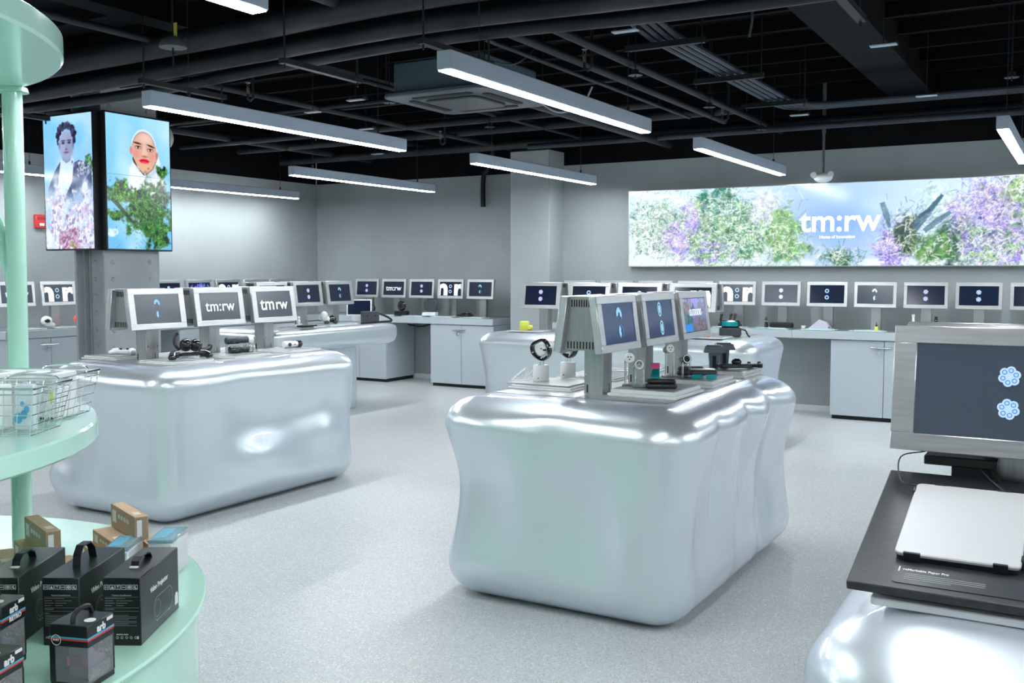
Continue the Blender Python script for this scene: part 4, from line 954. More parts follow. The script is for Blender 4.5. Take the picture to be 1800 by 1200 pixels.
for i,(lx_,ly_,z,ro,w,d,h,t1,t2_,lab) in enumerate(al):
    t,bd=lbox('arcade_game_box',lab,'box',lx_,ly_,z,w,d,h*.34,ro,M_boxblk,'arcade game boxes')
    bd.location.z=h*.66; bd.name='carton_top'
    b=new(); box(b,-w/2,w/2,-d/2,d/2,0,h*.10,.002); obj('carton_base',b,M_boxblk,t)
    b=new(); box(b,-w/2,w/2,d/2-.004,d/2,h*.10,h*.66); box(b,-w/2,-w/2+.014,-d/2,-d/2+.004,h*.1,h*.66); box(b,-w/2,-w/2+.004,-d/2,d/2,h*.1,h*.66); obj('carton_back',b,M_boxblk,t)
    b=new(); box(b,-w/2+.015,w/2-.001,-d/2+.001,-d/2+.002,h*.10,h*.66); box(b,w/2-.002,w/2-.001,-d/2+.002,d/2-.004,h*.10,h*.66); obj('window',b,M_film,t)
    g=new(); prism(g,[(-.03,0),(.03,0),(.03,.045),(.0,.055),(-.01,.075),(-.03,.08)],-.028,.028,T(.01,.0,h*.11)@Rz(R(90))@Rx(PI/2),.002); gm=obj('mini_arcade_cabinet',g,mat('purple_grey_plastic',(.06,.04,.09),rough=.4),t)
    g=new(); tube(g,[(.02,-.012,h*.11+.048),(.02,-.018,h*.11+.07)],.0025,8); ell(g,(.02,-.018,h*.11+.074),(.006,.006,.006),u=10,v=6); obj('joystick',g,M_red,gm)
    g=new(); box(g,-.022,.036,-.0,.002,h*.11+.03,h*.11+.055,.001,T(0,-.03,0)); obj('marquee',g,M_pinkpr,gm)
    o=obj('artwork',ARC.mesh('artwork',w-.022,h*.50),M_art,t,(-w/2+.018,d/2-.006,h*.12)); o=obj('artwork',ARC.mesh('artwork',d-.02,h*.18),M_art,t,(w/2-.006,-d/2+.01,h*.12),(0,0,PI/2))
    zb=-h*.0
    b=new(); quad(b,-w/2,w/2,h*.10,h*.13,'F',w,d,.0007); quad(b,-d/2,d/2,h*.10,h*.13,'R',w,d,.0007); obj('red_stripe',b,M_stripeR,bd)
    b=new(); quad(b,-w/2,w/2,h*.13,h*.155,'F',w,d,.0007); quad(b,-d/2,d/2,h*.13,h*.155,'R',w,d,.0007); obj('cyan_stripe',b,M_stripeB,bd)
    b=new(); text_bm(t1,.034,RM(w)@T(.0,h*.225,.0006),b,bold=.04); 
    if t2_: text_bm(t2_,.05,RM(w)@T(.005,h*.09,.001),b,bold=.03)
    obj('lettering',b,M_boxprint,bd)
    b=new(); ring2(b,.0115,.0135,cx=-w/2+.02,cy=h*.10,z=.001,M=FM(d),n=24); text_bm('8-BIT',.016,FM(d)@T(-w/2+.02,h*.10,.001),b,bold=.02); obj('round_badge',b,M_boxprint,bd)
    b=new(); obj('sticker',box(new(),d/2-.03,d/2-.006,h*.27,h*.32,0,.001,0,RM(w)),M_boxprint,bd); lathe(b,[(0,h*.34),(.014,h*.34),(.014,h*.34+.0008),(0,h*.34+.0008)],18,T(.03,-.01,0)); obj('sticker',b,M_boxprint,bd)
    b=new(); tube(b,curve_pts([(.0,-.035,h*.34),(.0,-.028,h*.34+.018),(.0,0,h*.34+.026),(.0,.03,h*.34+.02),(.0,.04,h*.34)],4),.006,6); obj('handle',b,M_blackpl,bd)
# kraft cartons and wrapped boxes at the back of the drum
kb=[((-1.317,3.352),.70,.255,.045,.082,-51,'kraft carton standing upright on top of the right hand pile'),
    ((-1.365,3.335),.645,.22,.075,.055,-51,'kraft carton lying under the upright one, right pile'),
    ((-1.435,3.375),.589,.20,.075,.055,-53,'kraft carton at the bottom left of the right hand pile'),
    ((-1.22,3.33),.589,.20,.06,.085,-50,'kraft carton behind the clear wrapped boxes, right end'),
    ((-1.528,3.167),.70,.255,.045,.082,-50,'kraft carton standing upright in the left pile with a barcode end'),
    ((-1.572,3.20),.645,.21,.075,.055,-50,'kraft carton lying under the upright one, left pile'),
    ((-1.70,3.26),.589,.20,.08,.055,-55,'kraft carton at the left edge of the drum'),
    ((-1.43,3.185),.589,.22,.07,.055,-40,'kraft carton low between the two piles'),
    ((-1.56,3.22),.589,.20,.075,.055,-52,'kraft carton at the bottom of the left pile'),
    ((-1.33,3.37),.589,.20,.075,.055,-48,'kraft carton at the bottom middle of the right pile')]
for i,((lx_,ly_),z,l,w,h,ro,lab) in enumerate(kb):
    t,bd=lbox('kraft_box',lab,'box',lx_,ly_,z,l,w,h,R(ro),M_kraft,'brown kraft cartons',.0015)
    b=new(); box(b,l/2,l/2+.0006,-w/2+.002,w/2-.002,.003,h-.003); e=obj('end_flap',b,M_kraftdk,bd)
    if i in (0,4,8):
        b=new(); box(b,l/2+.0006,l/2+.0012,-w/2+.006,0,.012,h-.012); lb=obj('barcode_label',b,M_boxprint,e)
    b=new(); box(b,-l/2+.02,-l/2+.06,-w/2-.0006,-w/2,.3*h,.8*h)
    for k_ in range(4): box(b,-l/2+.08+k_*.03,-l/2+.10+k_*.03,-w/2-.0006,-w/2,.55*h,.72*h)
    obj('white_print',b,M_boxprint,bd)
    b=new(); box(b,l/2-.07,l/2-.03,-w/4,w/4,h,h+.0006); obj('top_label',b,mat('pale_tape',(.72,.66,.58)),bd)
for i,(lx_,ly_,z,w,d,h,ro,lab) in enumerate(((-1.275,3.195,.589,.078,.16,.125,4,'clear wrapped blue and white box, left of two'),(-1.155,3.27,.589,.082,.17,.132,2,'clear wrapped blue and white box at the right end of the drum'))):
    t,bd=lbox('wrapped_box',lab,'box',lx_,ly_,z,w,d,h-.012,R(ro),M_bubblew,'wrapped white boxes with blue tops',.006)
    b=new(); box(b,-w/2-.002,w/2+.002,-d/2-.002,d/2+.002,h-.012,h,.004); obj('wrapped_top',b,M_bubble,t)
    b=new(); box(b,-w/2+.008,w/2-.03,-d/2+.02,d/2-.03,h,h+.001); obj('blue_print',b,mat('pale_blue_print',(.12,.38,.55)),t)
    b=new(); tube(b,[(-w/2-.002,-d/2-.003,h),(0,-d/2-.006,h+.003),(w/2+.002,-d/2-.002,h)],.002,5); tube(b,[(w/2+.003,-d/2,h),(w/2+.005,0,h+.004),(w/2,d/2,h)],.002,5); obj('wrap_edge',b,M_acryl,t)
    b=new(); text_bm('Nakula',.05,T(w/2-.012,-d/2-.001,.06)@Rx(PI/2)@Rz(PI/2),b,bold=.0); obj('side_print',b,M_greyprint,t)
# wire baskets with small white cartons
def basket(label,lx0,lx1,ly0,ly1,z0,z1,flare=.03):
    cx,cy=(lx0+lx1)/2,(ly0+ly1)/2; x,y,_=lw(cx,cy); t=thing('wire_basket',label,'basket',(x,y,z0),YAW,'chrome wire baskets'); hx,hy=(lx1-lx0)/2,(ly1-ly0)/2; H=z1-z0
    def rp(k): return [(-hx-flare*k,-hy-flare*k,.004+(H-.004)*k),(hx+flare*k,-hy-flare*k,.004+(H-.004)*k),(hx+flare*k,hy+flare*k,.004+(H-.004)*k),(-hx-flare*k,hy+flare*k,.004+(H-.004)*k)]
    b=new(); tube(b,rp(1),.0042,6,closed=True); tube(b,rp(.88),.0022,5,closed=True); obj('rim',b,M_wire,t)
    b=new()
    for k in (0,.22,.44,.66): tube(b,rp(k),.0016,4,closed=True)
    n=int(hx*2/.035)
    for i in range(n+1):
        u=-1+2*i/n
        for s in (-1,1): tube(b,[(u*hx,0,.003),(u*hx,s*hy,.003),(u*(hx+flare),s*(hy+flare),H)],.0015,4)
    m=int(hy*2/.035)
    for i in range(m+1):
        u=-1+2*i/m
        for s in (-1,1): tube(b,[(0,u*hy,.005),(s*hx,u*hy,.005),(s*(hx+flare),u*(hy+flare),H)],.0015,4)
    obj('wire_grid',b,M_wire,t)
    b=new(); s=1; tube(b,curve_pts([(hx*.45,hy+flare,H),(hx*.52,hy+flare,H+.012),(hx*.7,hy+flare,H+.016),(hx*.9,hy+flare,H+.012),(hx*.97,hy+flare,H)],5),.003,6); obj('handle',b,M_wire,t)
basket('near chrome wire basket of white cartons on the green shelf',-1.92,-1.30,2.64,2.82,1.151,1.285,.025)
basket('far chrome wire basket on the green shelf, its rim reaching farthest right',-1.92,-1.345,2.88,3.12,1.151,1.285,.025)
cn=[(-1.74,'leftmost white carton in the near basket'),(-1.655,'second white carton in the near basket'),(-1.57,'third white carton in the near basket, by the post'),(-1.49,'fourth white carton in the near basket'),(-1.415,'fifth white carton in the near basket, before the blue bag')]
for i,(lx_,lab) in enumerate(cn):
    w,d,h=.058,.10,.125
    t,bd=lbox('white_carton',lab,'box',lx_-.035,2.735,1.156,w,d,h,R(-6),M_whitebox,'white cartons in the wire baskets')
    b=new()
    for k_ in range(3): ring2(b,.0035,.0045,cx=.0,cy=.022+.034*k_,M=FM(d),n=12); box(b,-.016,.016,.012+.034*k_,.0128+.034*k_,0,.0004,0,FM(d))
    obj('front_print',b,M_greyprint,bd)
x,y,_=lw(-1.36,2.735); t=thing('product_bag','flat bag with blue bird like print in the near wire basket','bag',(x,y,1.156),YAW)
b=new(); prism(b,[(-.028,0),(.03,0),(.034,.13),(-.02,.13)],-.01,.01,Rx(PI/2),.004); obj('bag',b,mat('pale_blue_bag',(.72,.80,.86),rough=.2,coat=.4),t)
b=new(); 
for (dx,dz,r_) in ((-.012,.035,.012),(.004,.045,.010),(.012,.06,.008),(.0,.075,.006)): disc2(b,r_,dx,dz,0,10,T(0,-.0112,0)@Rx(PI/2),1.3)
obj('blue_print',b,M_blueprint,t)
for i in range(6):
    w,d,h=.062,.13,.135
    t,bd=lbox('white_carton',['leftmost white carton in the far basket','second white carton in the far basket','third white carton in the far basket','fourth white carton in the far basket','fifth white carton in the far basket','last white carton in the far basket with a yellow green tag'][i],'box',-1.80+.082*i,3.0,1.156,w,d,h,R(-8+3*(i%3)),M_whitebox,'white cartons in the wire baskets')
    b=new(); box(b,-.02,.0,h,h+.001,0,0) if False else box(b,-.022,.004,-d/2+.02,d/2-.03,h,h+.0006); 
    for k_ in range(5): box(b,-.02,.018,h*.82-.008*k_,h*.82-.008*k_+.002,0,.0004,0,FM(d))
    obj('front_print',b,M_greyprint,bd)
    if i==5:
        b=new(); box(b,.012,.022,-d/2-.001,-d/2,.05,.085); obj('yellow_tag',b,M_yellow,bd); b=new(); box(b,-.02,-.008,-d/2-.001,-d/2,.0,.006); box(b,.004,.018,-d/2-.001,-d/2,.0,.006); obj('black_print',b,M_dark,bd)

# ================================================================== NEAR SLAB AND TABLET (bottom right)
th=math.atan2(.127,.464)
def slabM(): return T(-.37,1.866,1.027)@Rx(th)
t=thing('sloping_display_board','black slate display board sloping below the big near monitor','display board',(0,0,0))
t.matrix_world=slabM()
b=new(); box(b,0,.66,0,.48,-.018,0,.002); obj('board',b,M_slate,t)
b=new(); box(b,.05,.62,.03,.44,-.04,-.018,.002); obj('lower_board',b,M_slate,t)
b=new(); prism(b,[(0,0),(.30,0),(.30,-.05-.055),(0,-.02)],.12,.55,Matrix(((0,0,1,0),(1,0,0,.08),(0,1,0,-.04),(0,0,0,1)))); obj('wedge_foot',b,M_blackpl,t)
b=new(); prism(b,rrect(.25,.062,.008,4,.20,.05),.0,.0015); lb=obj('label_plate',b,mat('dark_label',(.03,.035,.04),rough=.3),t)
b=new(); text_bm('reMarkable Paper Pro',.078,T(.09,.066,.0017),b,bold=.012,align='LEFT'); box(b,.082,.084,.058,.074,.0015,.002); obj('title_print',b,M_boxprint,lb)
b=new()
for k_ in range(4): box(b,.095,.095+(.135 if k_<3 else .08),.052-.006*k_,.0528-.006*k_,.0015,.002)
obj('small_print',b,mat('grey_white_print',(.45,.47,.48)),lb)
t=thing('tablet','silver tablet lying face down with black corner clips on the sloping board','tablet',(0,0,0))
t.matrix_world=slabM()@T(.0,0,.002)
b=new(); prism(b,rrect(.215,.295,.012,5,.176,.245),.008,.016,bev=.002); obj('back_cover',b,M_tablet,t)
b=new(); prism(b,rrect(.211,.291,.012,5,.176,.245),-.002,.008); obj('bumper',b,M_blackpl,t)
for (x,y,w,h) in ((.10,.098,.03,.006),(.25,.098,.025,.006),(.115,.392,.025,.005),(.235,.392,.025,.005),(.068,.36,.005,.02),(.284,.13,.005,.02)):
    b=new(); box(b,x-w/2,x+w/2,y-h/2,y+h/2,-.001,.018,.001); obj('corner_clip',b,M_blackpl,t)
t=thing('mount_bracket','black metal mounting bracket under the big near monitor','bracket',(-.20,2.33,1.13))
b=new(); box(b,-.10,.045,-.01,.10,.045,.065,.002); box(b,-.045,.04,.0,.09,.035-.03,.045,.002); obj('plate',b,M_blackpl,t)
b=new(); tube(b,[(.03,.0,.06),(.06,-.02,.0)],.006,6); obj('stay',b,M_dark,t)
tag(obj('cable',tube(new(),curve_pts([(-.30,2.34,1.20),(-.345,2.30,1.19),(-.335,2.24,1.15),(-.30,2.22,1.145)],6),.0015,6),M_blackpl),'thin black cable loop at the left under the big near monitor','cable')
tag(obj('cable',tube(new(),curve_pts([(-.19,2.33,1.175),(-.15,2.28,1.15),(-.11,2.245,1.138),(-.02,2.25,1.139),(.06,2.235,1.137)],6),.0015,6),M_graphite),'thin grey cable lying behind the silver tablet','cable')
tag(obj('clear_base_plate',prism(new(),rrect(.62,.32,.01,3,-.02,2.04),.985,1.0,bev=.002),M_frost),'white translucent plate under the sloping board at bottom right','plate')

# ================================================================== PRODUCTS ON THE ISLANDS
def tray(x0,x1,y0,y1,label,z0=.994,z1=1.03,top=M_traytop,body=M_frost):
    t=thing('display_tray',label,'tray',((x0+x1)/2,(y0+y1)/2,z0),0,'raised translucent display trays'); hx,hy=(x1-x0)/2,(y1-y0)/2; h=z1-z0
    b=new(); box(b,-hx-.012,hx+.012,-hy-.012,hy+.012,0,h*.42,.002); obj('lower_plate',b,body,t)
    b=new(); box(b,-hx,hx,-hy,hy,h*.42,h-.002,.002); obj('upper_plate',b,body,t)
    b=new(); box(b,-hx+.012,hx-.012,-hy+.012,hy-.012,h-.002,h,.0005); obj('top_inlay',b,top,t)
    return z1
for i,y in enumerate((4.55,5.08,5.62)):
    tray(-1.99,-1.66,y-.18,y+.18,['front right tray on the middle island, with the round headed devices','middle right tray on the middle island','far right tray on the middle island, with the scanners'][i])
    tray(-2.56,-2.22,y-.16,y+.18,['front left tray on the middle island, with white cylinders','middle left tray on the middle island, behind the posts','far left tray on the middle island, hidden behind the monitors'][i],z1=1.015)
for i,y in enumerate((4.55,5.08,5.62)):
    tray(-5.39,-5.06,y-.18,y+.16,['near right tray on the left island, under the black headset','middle right tray on the left island, under the black cylinders','far right tray on the left island, under the white tube'][i],z1=1.012)
    if i<1: tray(-5.98,-5.66,y-.16,y+.16,'left tray of the left island under the white game controller',z1=1.018)
# --- white game controller
def controller(label,loc,rz,m):
    t=thing('game_controller',label,'game controller',loc,rz)
    b=new(); prism(b,rrect(.11,.055,.025,5),0,.028,bev=.008,seg=2)
    obj('body',b,m,t)
    for s in (-1,1):
        b=new(); tube(b,curve_pts([(s*.05,0,.018),(s*.07,-.02,.016),(s*.078,-.055,.012)],5),[.024]*6+[.020,.018,.016,.014,.012][:5],12)
        ell(b,(s*.078,-.058,.012),(.013,.013,.013),u=12,v=8); obj('grip',b,m,t)
        b=new(); cyl(b,.007,.006,.026,.036,12,x=s*.024,y=-.008); cyl(b,.009,.009,.036,.040,14,x=s*.024,y=-.008); obj('thumb_stick',b,M_blackpl,t)
        b=new(); box(b,s*.05-.014,s*.05+.014,.018,.032,.004,.026,.004); obj('trigger',b,M_blackpl,t)
controller('white game controller with black sticks on the left island',(-5.82,4.60,1.02),R(22),M_whitepl)
# --- black headset on its stand, left island
t=thing('headset','black rounded headset propped on a clear stand, left island','headset',(-5.27,4.70,1.012),R(70))
b=new(); box(b,-.06,.06,.02,.07,0,.03,.002); obj('clear_stand',b,M_acryl,t)
b=new(); ell(b,(-.035,0,.085),(.045,.035,.045)); ell(b,(.035,0,.08),(.045,.035,.045)); obj('lens_housing',b,M_blackgl,t)
b=new(); tube(b,curve_pts([(-.075,.01,.05),(-.10,.03,.09),(-.095,.04,.14),(-.075,.04,.165)],5),.010,8); obj('side_band',b,M_blackpl,t)
b=new(); tube(b,curve_pts([(.05,0,.05),(.09,-.01,.045),(.13,0,.055),(.14,.01,.07)],5),[.018]*16,8); obj('arm',b,M_blackpl,t)
t=thing('handheld_console','black handheld console with two grips, in front of the black headset','game console',(-5.20,4.62,1.012),R(76))
b=new(); prism(b,rrect(.17,.05,.02,4),.02,.04,bev=.006); obj('body',b,M_blackgl,t)
for s in (-1,1):
    b=new(); tube(b,curve_pts([(s*.08,.005,.032),(s*.115,-.005,.03),(s*.135,-.03,.014)],5),[.026]*11,10); ell(b,(s*.136,-.032,.016),(.02,.026,.016)); obj('grip',b,M_blackgl,t)
def handgun(name,label,loc,rz,m1,m2,l=.17,r=.026):
    t=thing(name,label,'handheld device',loc,rz)
    b=new(); M=Ry(PI/2); lathe(b,[(0,-l/2),(r*.9,-l/2),(r,-l/2+.006),(r,l*.08),(r*.86,l*.1),(r*.86,l/2)],18,T(0,0,r)@M); obj('barrel',b,m1,t)
    b=new(); lathe(b,[(r*.86,l/2),(r*1.05,l/2+.002),(r*1.05,l/2+.034),(r*.9,l/2+.04),(0,l/2+.04)],18,T(0,0,r)@M); obj('end_cap',b,m2,t)
    b=new(); cyl(b,r*.6,r*.6,0,.004,12,T(-l*.2,-r,r)@Rx(PI/2)); cyl(b,.004,.004,0,.006,8,T(l*.2,-r,r)@Rx(PI/2)); obj('button',b,M_graphite,t)
handgun('handheld_cylinder','black cylinder with white cap on the clear rack, upper of two, left island',(-5.28,5.13,1.075),R(75),M_graphite,M_whitepl)
handgun('handheld_cylinder','black cylinder with clear end, lower of two on the left island',(-5.24,5.11,1.012),R(78),M_blackgl,M_acryl,.15)
t=thing('clear_rack','clear acrylic rack holding the upper black cylinder on the left island','stand',(-5.30,5.15,1.012),R(75))
for x in (-.07,.07): b=new(); box(b,x-.004,x+.004,-.01,.03,0,.063,.001); obj('upright',b,M_acryl,t)
handgun('handheld_cylinder','white tube with black tip lying at the far end of the left island',(-5.26,5.66,1.012),R(80),M_whitepl,M_blackgl,.12)
for (x,y,l) in ((-5.30,4.88,'tiny black knob between the two nearest posts of the left island'),(-5.3,5.40,'tiny black knob between the two far posts of the left island')):
    tag(obj('knob',lathe(new(),[(0,0),(.007,0),(.007,.01),(0,.014)],10),M_blackpl,None,(x,y,.97)),l,'knob')
# --- middle island : white cylinders with wrist rings
def ring_stand(label,loc,rz):
    t=thing('ring_display_stand',label,'product stand',loc,rz,'white cylinders holding wrist rings')
    b=new(); lathe(b,[(0,0),(.040,0),(.042,.003),(.042,.080),(.039,.084),(0,.084)],28); cb=obj('cylinder_base',b,M_whitepl,t)
    b=new(); cyl(b,.003,.003,0,.002,8,T(-.012,-.0415,.018)@Rx(PI/2)); obj('socket',b,M_dark,cb)
    b=new(); cyl(b,.006,.006,.084,.135,10,x=.012); cyl(b,.010,.010,.084,.10,10,x=-.008); obj('stem',b,M_acryl,t)
    b=new(); M=T(0,0,.165)@Rz(R(-20))@Rx(PI/2)
    pts=[(.047*math.cos(a)*(1+.12*math.cos(2*a+1)),.050*math.sin(a)*(1-.1*math.cos(3*a)),0) for a in [2*PI*i/22 for i in range(22)]]
    for dz in (-.010,0,.010): tube(b,[(p[0],p[1],dz) for p in pts],.0085,6,M,closed=True)
    obj('black_band',b,M_blackgl,t)
    b=new(); prism(b,rrect(.064,.058,.022,4),-.012,.012,M@T(.004,-.002,0)@Rz(.5),.004); pl_=obj('white_core',b,M_whitepl,t)
    b=new(); [cyl(b,.004,.004,.012,.0135,8,M,x,y) for x,y in ((.006,.006),(.018,.0))]; cyl(b,.005,.005,-.0,.03,10,M@T(.03,.0,0)); obj('button',b,M_dark,pl_)
ring_stand('white cylinder with black and white ring, left of the nearest monitor',(-2.47,4.545,1.022),R(25))
ring_stand('white cylinder with ring just left of the nearest steel post, second one',(-2.44,4.80,1.018),R(10))
ring_stand('white cylinder with black headphone like ring seen between the posts',(-2.42,5.10,1.018),R(10))
tag(obj('thin_board',box(new(),-2.60,-2.24,4.41,4.72,1.016,1.021,.001),M_tablet),'thin pale board on the front left tray of the middle island','plate')
for i,(x,y) in enumerate(((-2.565,4.50),(-2.545,4.60))):
    t=thing('mesh_wedge',['white lattice wedge left of the nearest cylinder, front one','white lattice wedge left of the nearest cylinder, rear one'][i],'product',(x,y,1.0215),R(15+10*i))
    b=new(); P_=[(-.05,0,0),(.05,0,0),(.03,0,.06),(.02,0,.075)]
    for yy in (0,.04):
        tube(b,[(-.055,yy,.003),(.02,yy,.066),(.045,yy,.003)],.003,5,closed=True)
        for k_ in range(5): u=k_/5; tube(b,[(-.055+.1*u,yy,.003),(-.055+.075*u+.02,yy,.003+.055*u)],.0015,4)
    for k_ in range(6): u=k_/5; tube(b,[(-.055+.075*u,0,.003+.063*u),(-.055+.075*u,.04,.003+.063*u)],.0015,4)
    obj('lattice',b,M_whitepl,t)
# --- round headed devices on clear stands
def camera_head(label,loc,rz,m,tall=.10,white=True):
    t=thing('round_headed_device',label,'device',loc,rz,'round headed devices on clear stands')
    b=new(); box(b,-.035,.035,-.03,.03,0,.006,.001); cyl(b,.006,.006,.006,tall,10,x=-.02); cyl(b,.006,.006,.006,tall-.01,10,x=.022); obj('clear_stand',b,M_acryl,t)
    b=new(); M=T(0,0,tall+.012)@Rx(R(78)); lathe(b,[(0,-.07),(.016,-.07),(.021,-.05),(.023,0),(.025,.012),(0,.012)],18,M); hd=obj('head',b,m,t)
    b=new(); ring2(b,.017,.022,z=.0128,M=M,n=20); obj('white_ring',b,M_whitepl,hd)
    b=new(); 
    for k_ in range(3): disc2(b,.0035,.008*math.cos(2.1*k_+.5),.008*math.sin(2.1*k_+.5),.0135,8,M)
    obj('sensor_dots',b,M_dark if white else M_graphite,hd)
    if white: b=new(); disc2(b,.017,0,0,.0128,18,M); obj('face_plate',b,M_whitepl,hd)
camera_head('pale round headed device on a clear post, nearest the first steel post',(-1.955,4.52,1.03),R(20),M_frame,.125)
camera_head('black round headed device with white ring, on the front right tray',(-1.885,4.47,1.03),R(35),M_blackgl,.10,False)
camera_head('grey round headed device behind the black one, middle right tray',(-1.93,5.00,1.03),R(40),mat('olive_grey',(.30,.32,.28),rough=.35),.14)
camera_head('black short device with pale ring, right of the grey one',(-1.83,4.98,1.03),R(45),M_blackgl,.09,False)
def hexcase(label,loc,rz,s=1.0,m=None):
    t=thing('hard_case',label,'case',loc,rz,'black glasses cases'); m=m or M_graphite
    b=new(); prism(b,[(-.075*s,-.02),(-.062*s,-.034),(.062*s,-.034),(.075*s,-.02),(.075*s,.02),(.062*s,.034),(-.062*s,.034),(-.075*s,.02)],0,.024,bev=.005); obj('lower_shell',b,m,t)
    b=new(); prism(b,[(-.07*s,-.018),(-.055*s,-.028),(.055*s,-.028),(.07*s,-.018),(.07*s,.018),(.055*s,.028),(-.055*s,.028),(-.07*s,.018)],.0245,.046,bev=.007); obj('lid',b,m,t)
hexcase('black faceted case at the right of the front right tray',(-1.775,4.49,1.03),R(28),m=M_blackpl)
hexcase('black faceted case on the middle right tray, behind the front one',(-1.87,5.16,1.03),R(30))
t=thing('goggles','dark goggles with green blue lenses on the middle right tray','goggles',(-1.755,5.03,1.03),R(30))
b=new(); prism(b,rrect(.15,.075,.03,5),.018,.045,bev=.008); obj('frame',b,M_graphite,t)
b=new(); [prism(b,[(s*.01,-.04),(s*.065,-.045),(s*.05,-.025),(s*.02,-.02)],.002,.024) for s in (-1,1)]; obj('lens',b,M_tealvis,t)
b=new(); prism(b,rrect(.13,.05,.02,4),.045,.05,bev=.001); obj('silver_band',b,M_frame,t)
t=thing('iridescent_box','tall thin teal and pink box behind the black round headed device','box',(-1.93,4.80,.972),R(20))
b=new(); box(b,-.022,.022,-.01,.01,0,.15,.002); obj('carton',b,M_tealvis,t)
b=new(); box(b,-.022,.022,-.011,-.01,.12,.148); obj('pink_edge',b,M_pinkpr,t)
b=new(); prism(b,[(.02,0),(.055,0),(.03,.04),(.022,.08)],-.006,.006,Rx(PI/2)); obj('teal_fin',b,M_tealvis,t)
def scanner(label,loc,rz):
    t=thing('handheld_scanner',label,'scanner',loc,rz,'blue grey scanners standing upright')
    m=mat('blue_grey_plastic',(.09,.12,.15),rough=.4)
    b=new(); hexa(b,[(-.022,-.02,0),(.022,-.02,0),(.022,.02,0),(-.022,.02,0),(-.030,-.02,.10),(.03,-.02,.10),(.03,.02,.10),(-.03,.02,.10)]); g=obj('handle',b,m,t)
    b=new(); box(b,-.010,.010,-.022,-.0195,.01,.08,.001); obj('grip_slot',b,M_dark,g)
    b=new(); hexa(b,[(-.062,-.035,.098),(.062,-.035,.098),(.055,.035,.098),(-.055,.035,.098),(-.052,-.03,.135),(.052,-.03,.135),(.045,.03,.135),(-.045,.03,.135)]); h=obj('head',b,m,t)
    b=new(); prism(b,rrect(.085,.045,.015,4),.135,.141,bev=.001); obj('top_plate',b,M_graphite,h)
scanner('blue grey T shaped scanner standing upright, nearer one',(-1.86,5.52,1.03),R(28))
scanner('blue grey T shaped scanner standing upright, farther one',(-1.87,5.73,1.03),R(34))
t=thing('drone','dark folded drone lying on the far right tray','drone',(-1.75,5.60,1.03),R(32))
b=new(); prism(b,rrect(.20,.045,.02,4),.006,.03,bev=.006); obj('body',b,M_graphite,t)
b=new(); ell(b,(.0,.0,.042),(.03,.022,.020)); obj('camera_dome',b,M_blackgl,t)
for s in (-1,1): b=new(); tube(b,[(s*.06,.0,.018),(s*.13,-.035,.02)],.008,8); cyl(b,.014,.014,.01,.034,12,x=s*.13,y=-.035); obj('arm',b,M_blackpl,t)
t=thing('drone','small dark drone at the right end of the far right tray','drone',(-1.68,5.72,1.03),R(32))
b=new(); prism(b,rrect(.09,.04,.018,4),.004,.024,bev=.005); obj('body',b,M_graphite,t)
for s in (-1,1): b=new(); cyl(b,.012,.010,.02,.036,12,x=s*.03,y=.008); obj('rotor_hub',b,M_blackpl,t)
t=thing('folded_cloth','crumpled white paper piece behind the middle right tray','paper',(-1.98,5.27,.972),R(10))
b=new(); hexa(b,[(-.04,-.02,0),(.04,-.03,0),(.045,.02,0),(-.035,.03,0),(-.03,-.01,.035),(.01,-.02,.015),(.035,.01,.03),(-.02,.02,.045)]); obj('paper',b,M_whitepl,t)

# --- rear island
t=thing('toy_camera','yellow cube shaped camera on the rear island, left end','camera',(-4.93,8.72,.99),R(15))
b=new(); box(b,-.045,.045,-.03,.03,.0,.10,.012,seg=2); obj('body',b,M_yellow,t)
b=new(); lathe(b,[(.02,0),(.024,.012),(.018,.03),(0,.03)],16,T(.062,-.02,.035)@Rx(PI/2)); box(b,.045,.085,-.02,.02,.01,.06,.008); obj('lens',b,M_yellow,t)
for nm,(x0,x1,y0,y1),lab in (('display_tray',(-5.05,-4.72,8.60,8.86),'tray under the yellow camera'),('display_tray',(-3.18,-2.82,8.58,8.90),'tray on the rear island under the orange device')):
    tray(x0,x1,y0,y1,lab,z0=.988,z1=1.0)
t=thing('orange_device','small orange and black device on the rear island','device',(-3.02,8.68,.99),R(10))
b=new(); box(b,-.02,.055,-.02,.02,0,.022,.005); obj('body',b,M_orange,t)
b=new(); box(b,-.07,-.02,-.018,.018,0,.016,.004); obj('strap',b,M_blackpl,t)
t=thing('headset','black headset with teal visor resting on a black case, rear island right end','headset',(-2.86,8.95,.99),R(12))
b=new(); prism(b,rrect(.20,.11,.03,4),0,.085,bev=.012); obj('case',b,M_graphite,t)
b=new(); prism(b,rrect(.18,.09,.04,5),.087,.15,bev=.014); obj('headset_body',b,M_blackgl,t)
b=new(); prism(b,rrect(.15,.02,.009,3,0,-.045),.095,.142,bev=.004); obj('visor',b,M_tealvis,t)
b=new(); tube(b,curve_pts([(.10,-.02,.07),(.14,-.03,.06),(.16,-.03,.02),(.18,-.02,.0)],4),.008,6); obj('strap',b,M_blackpl,t)

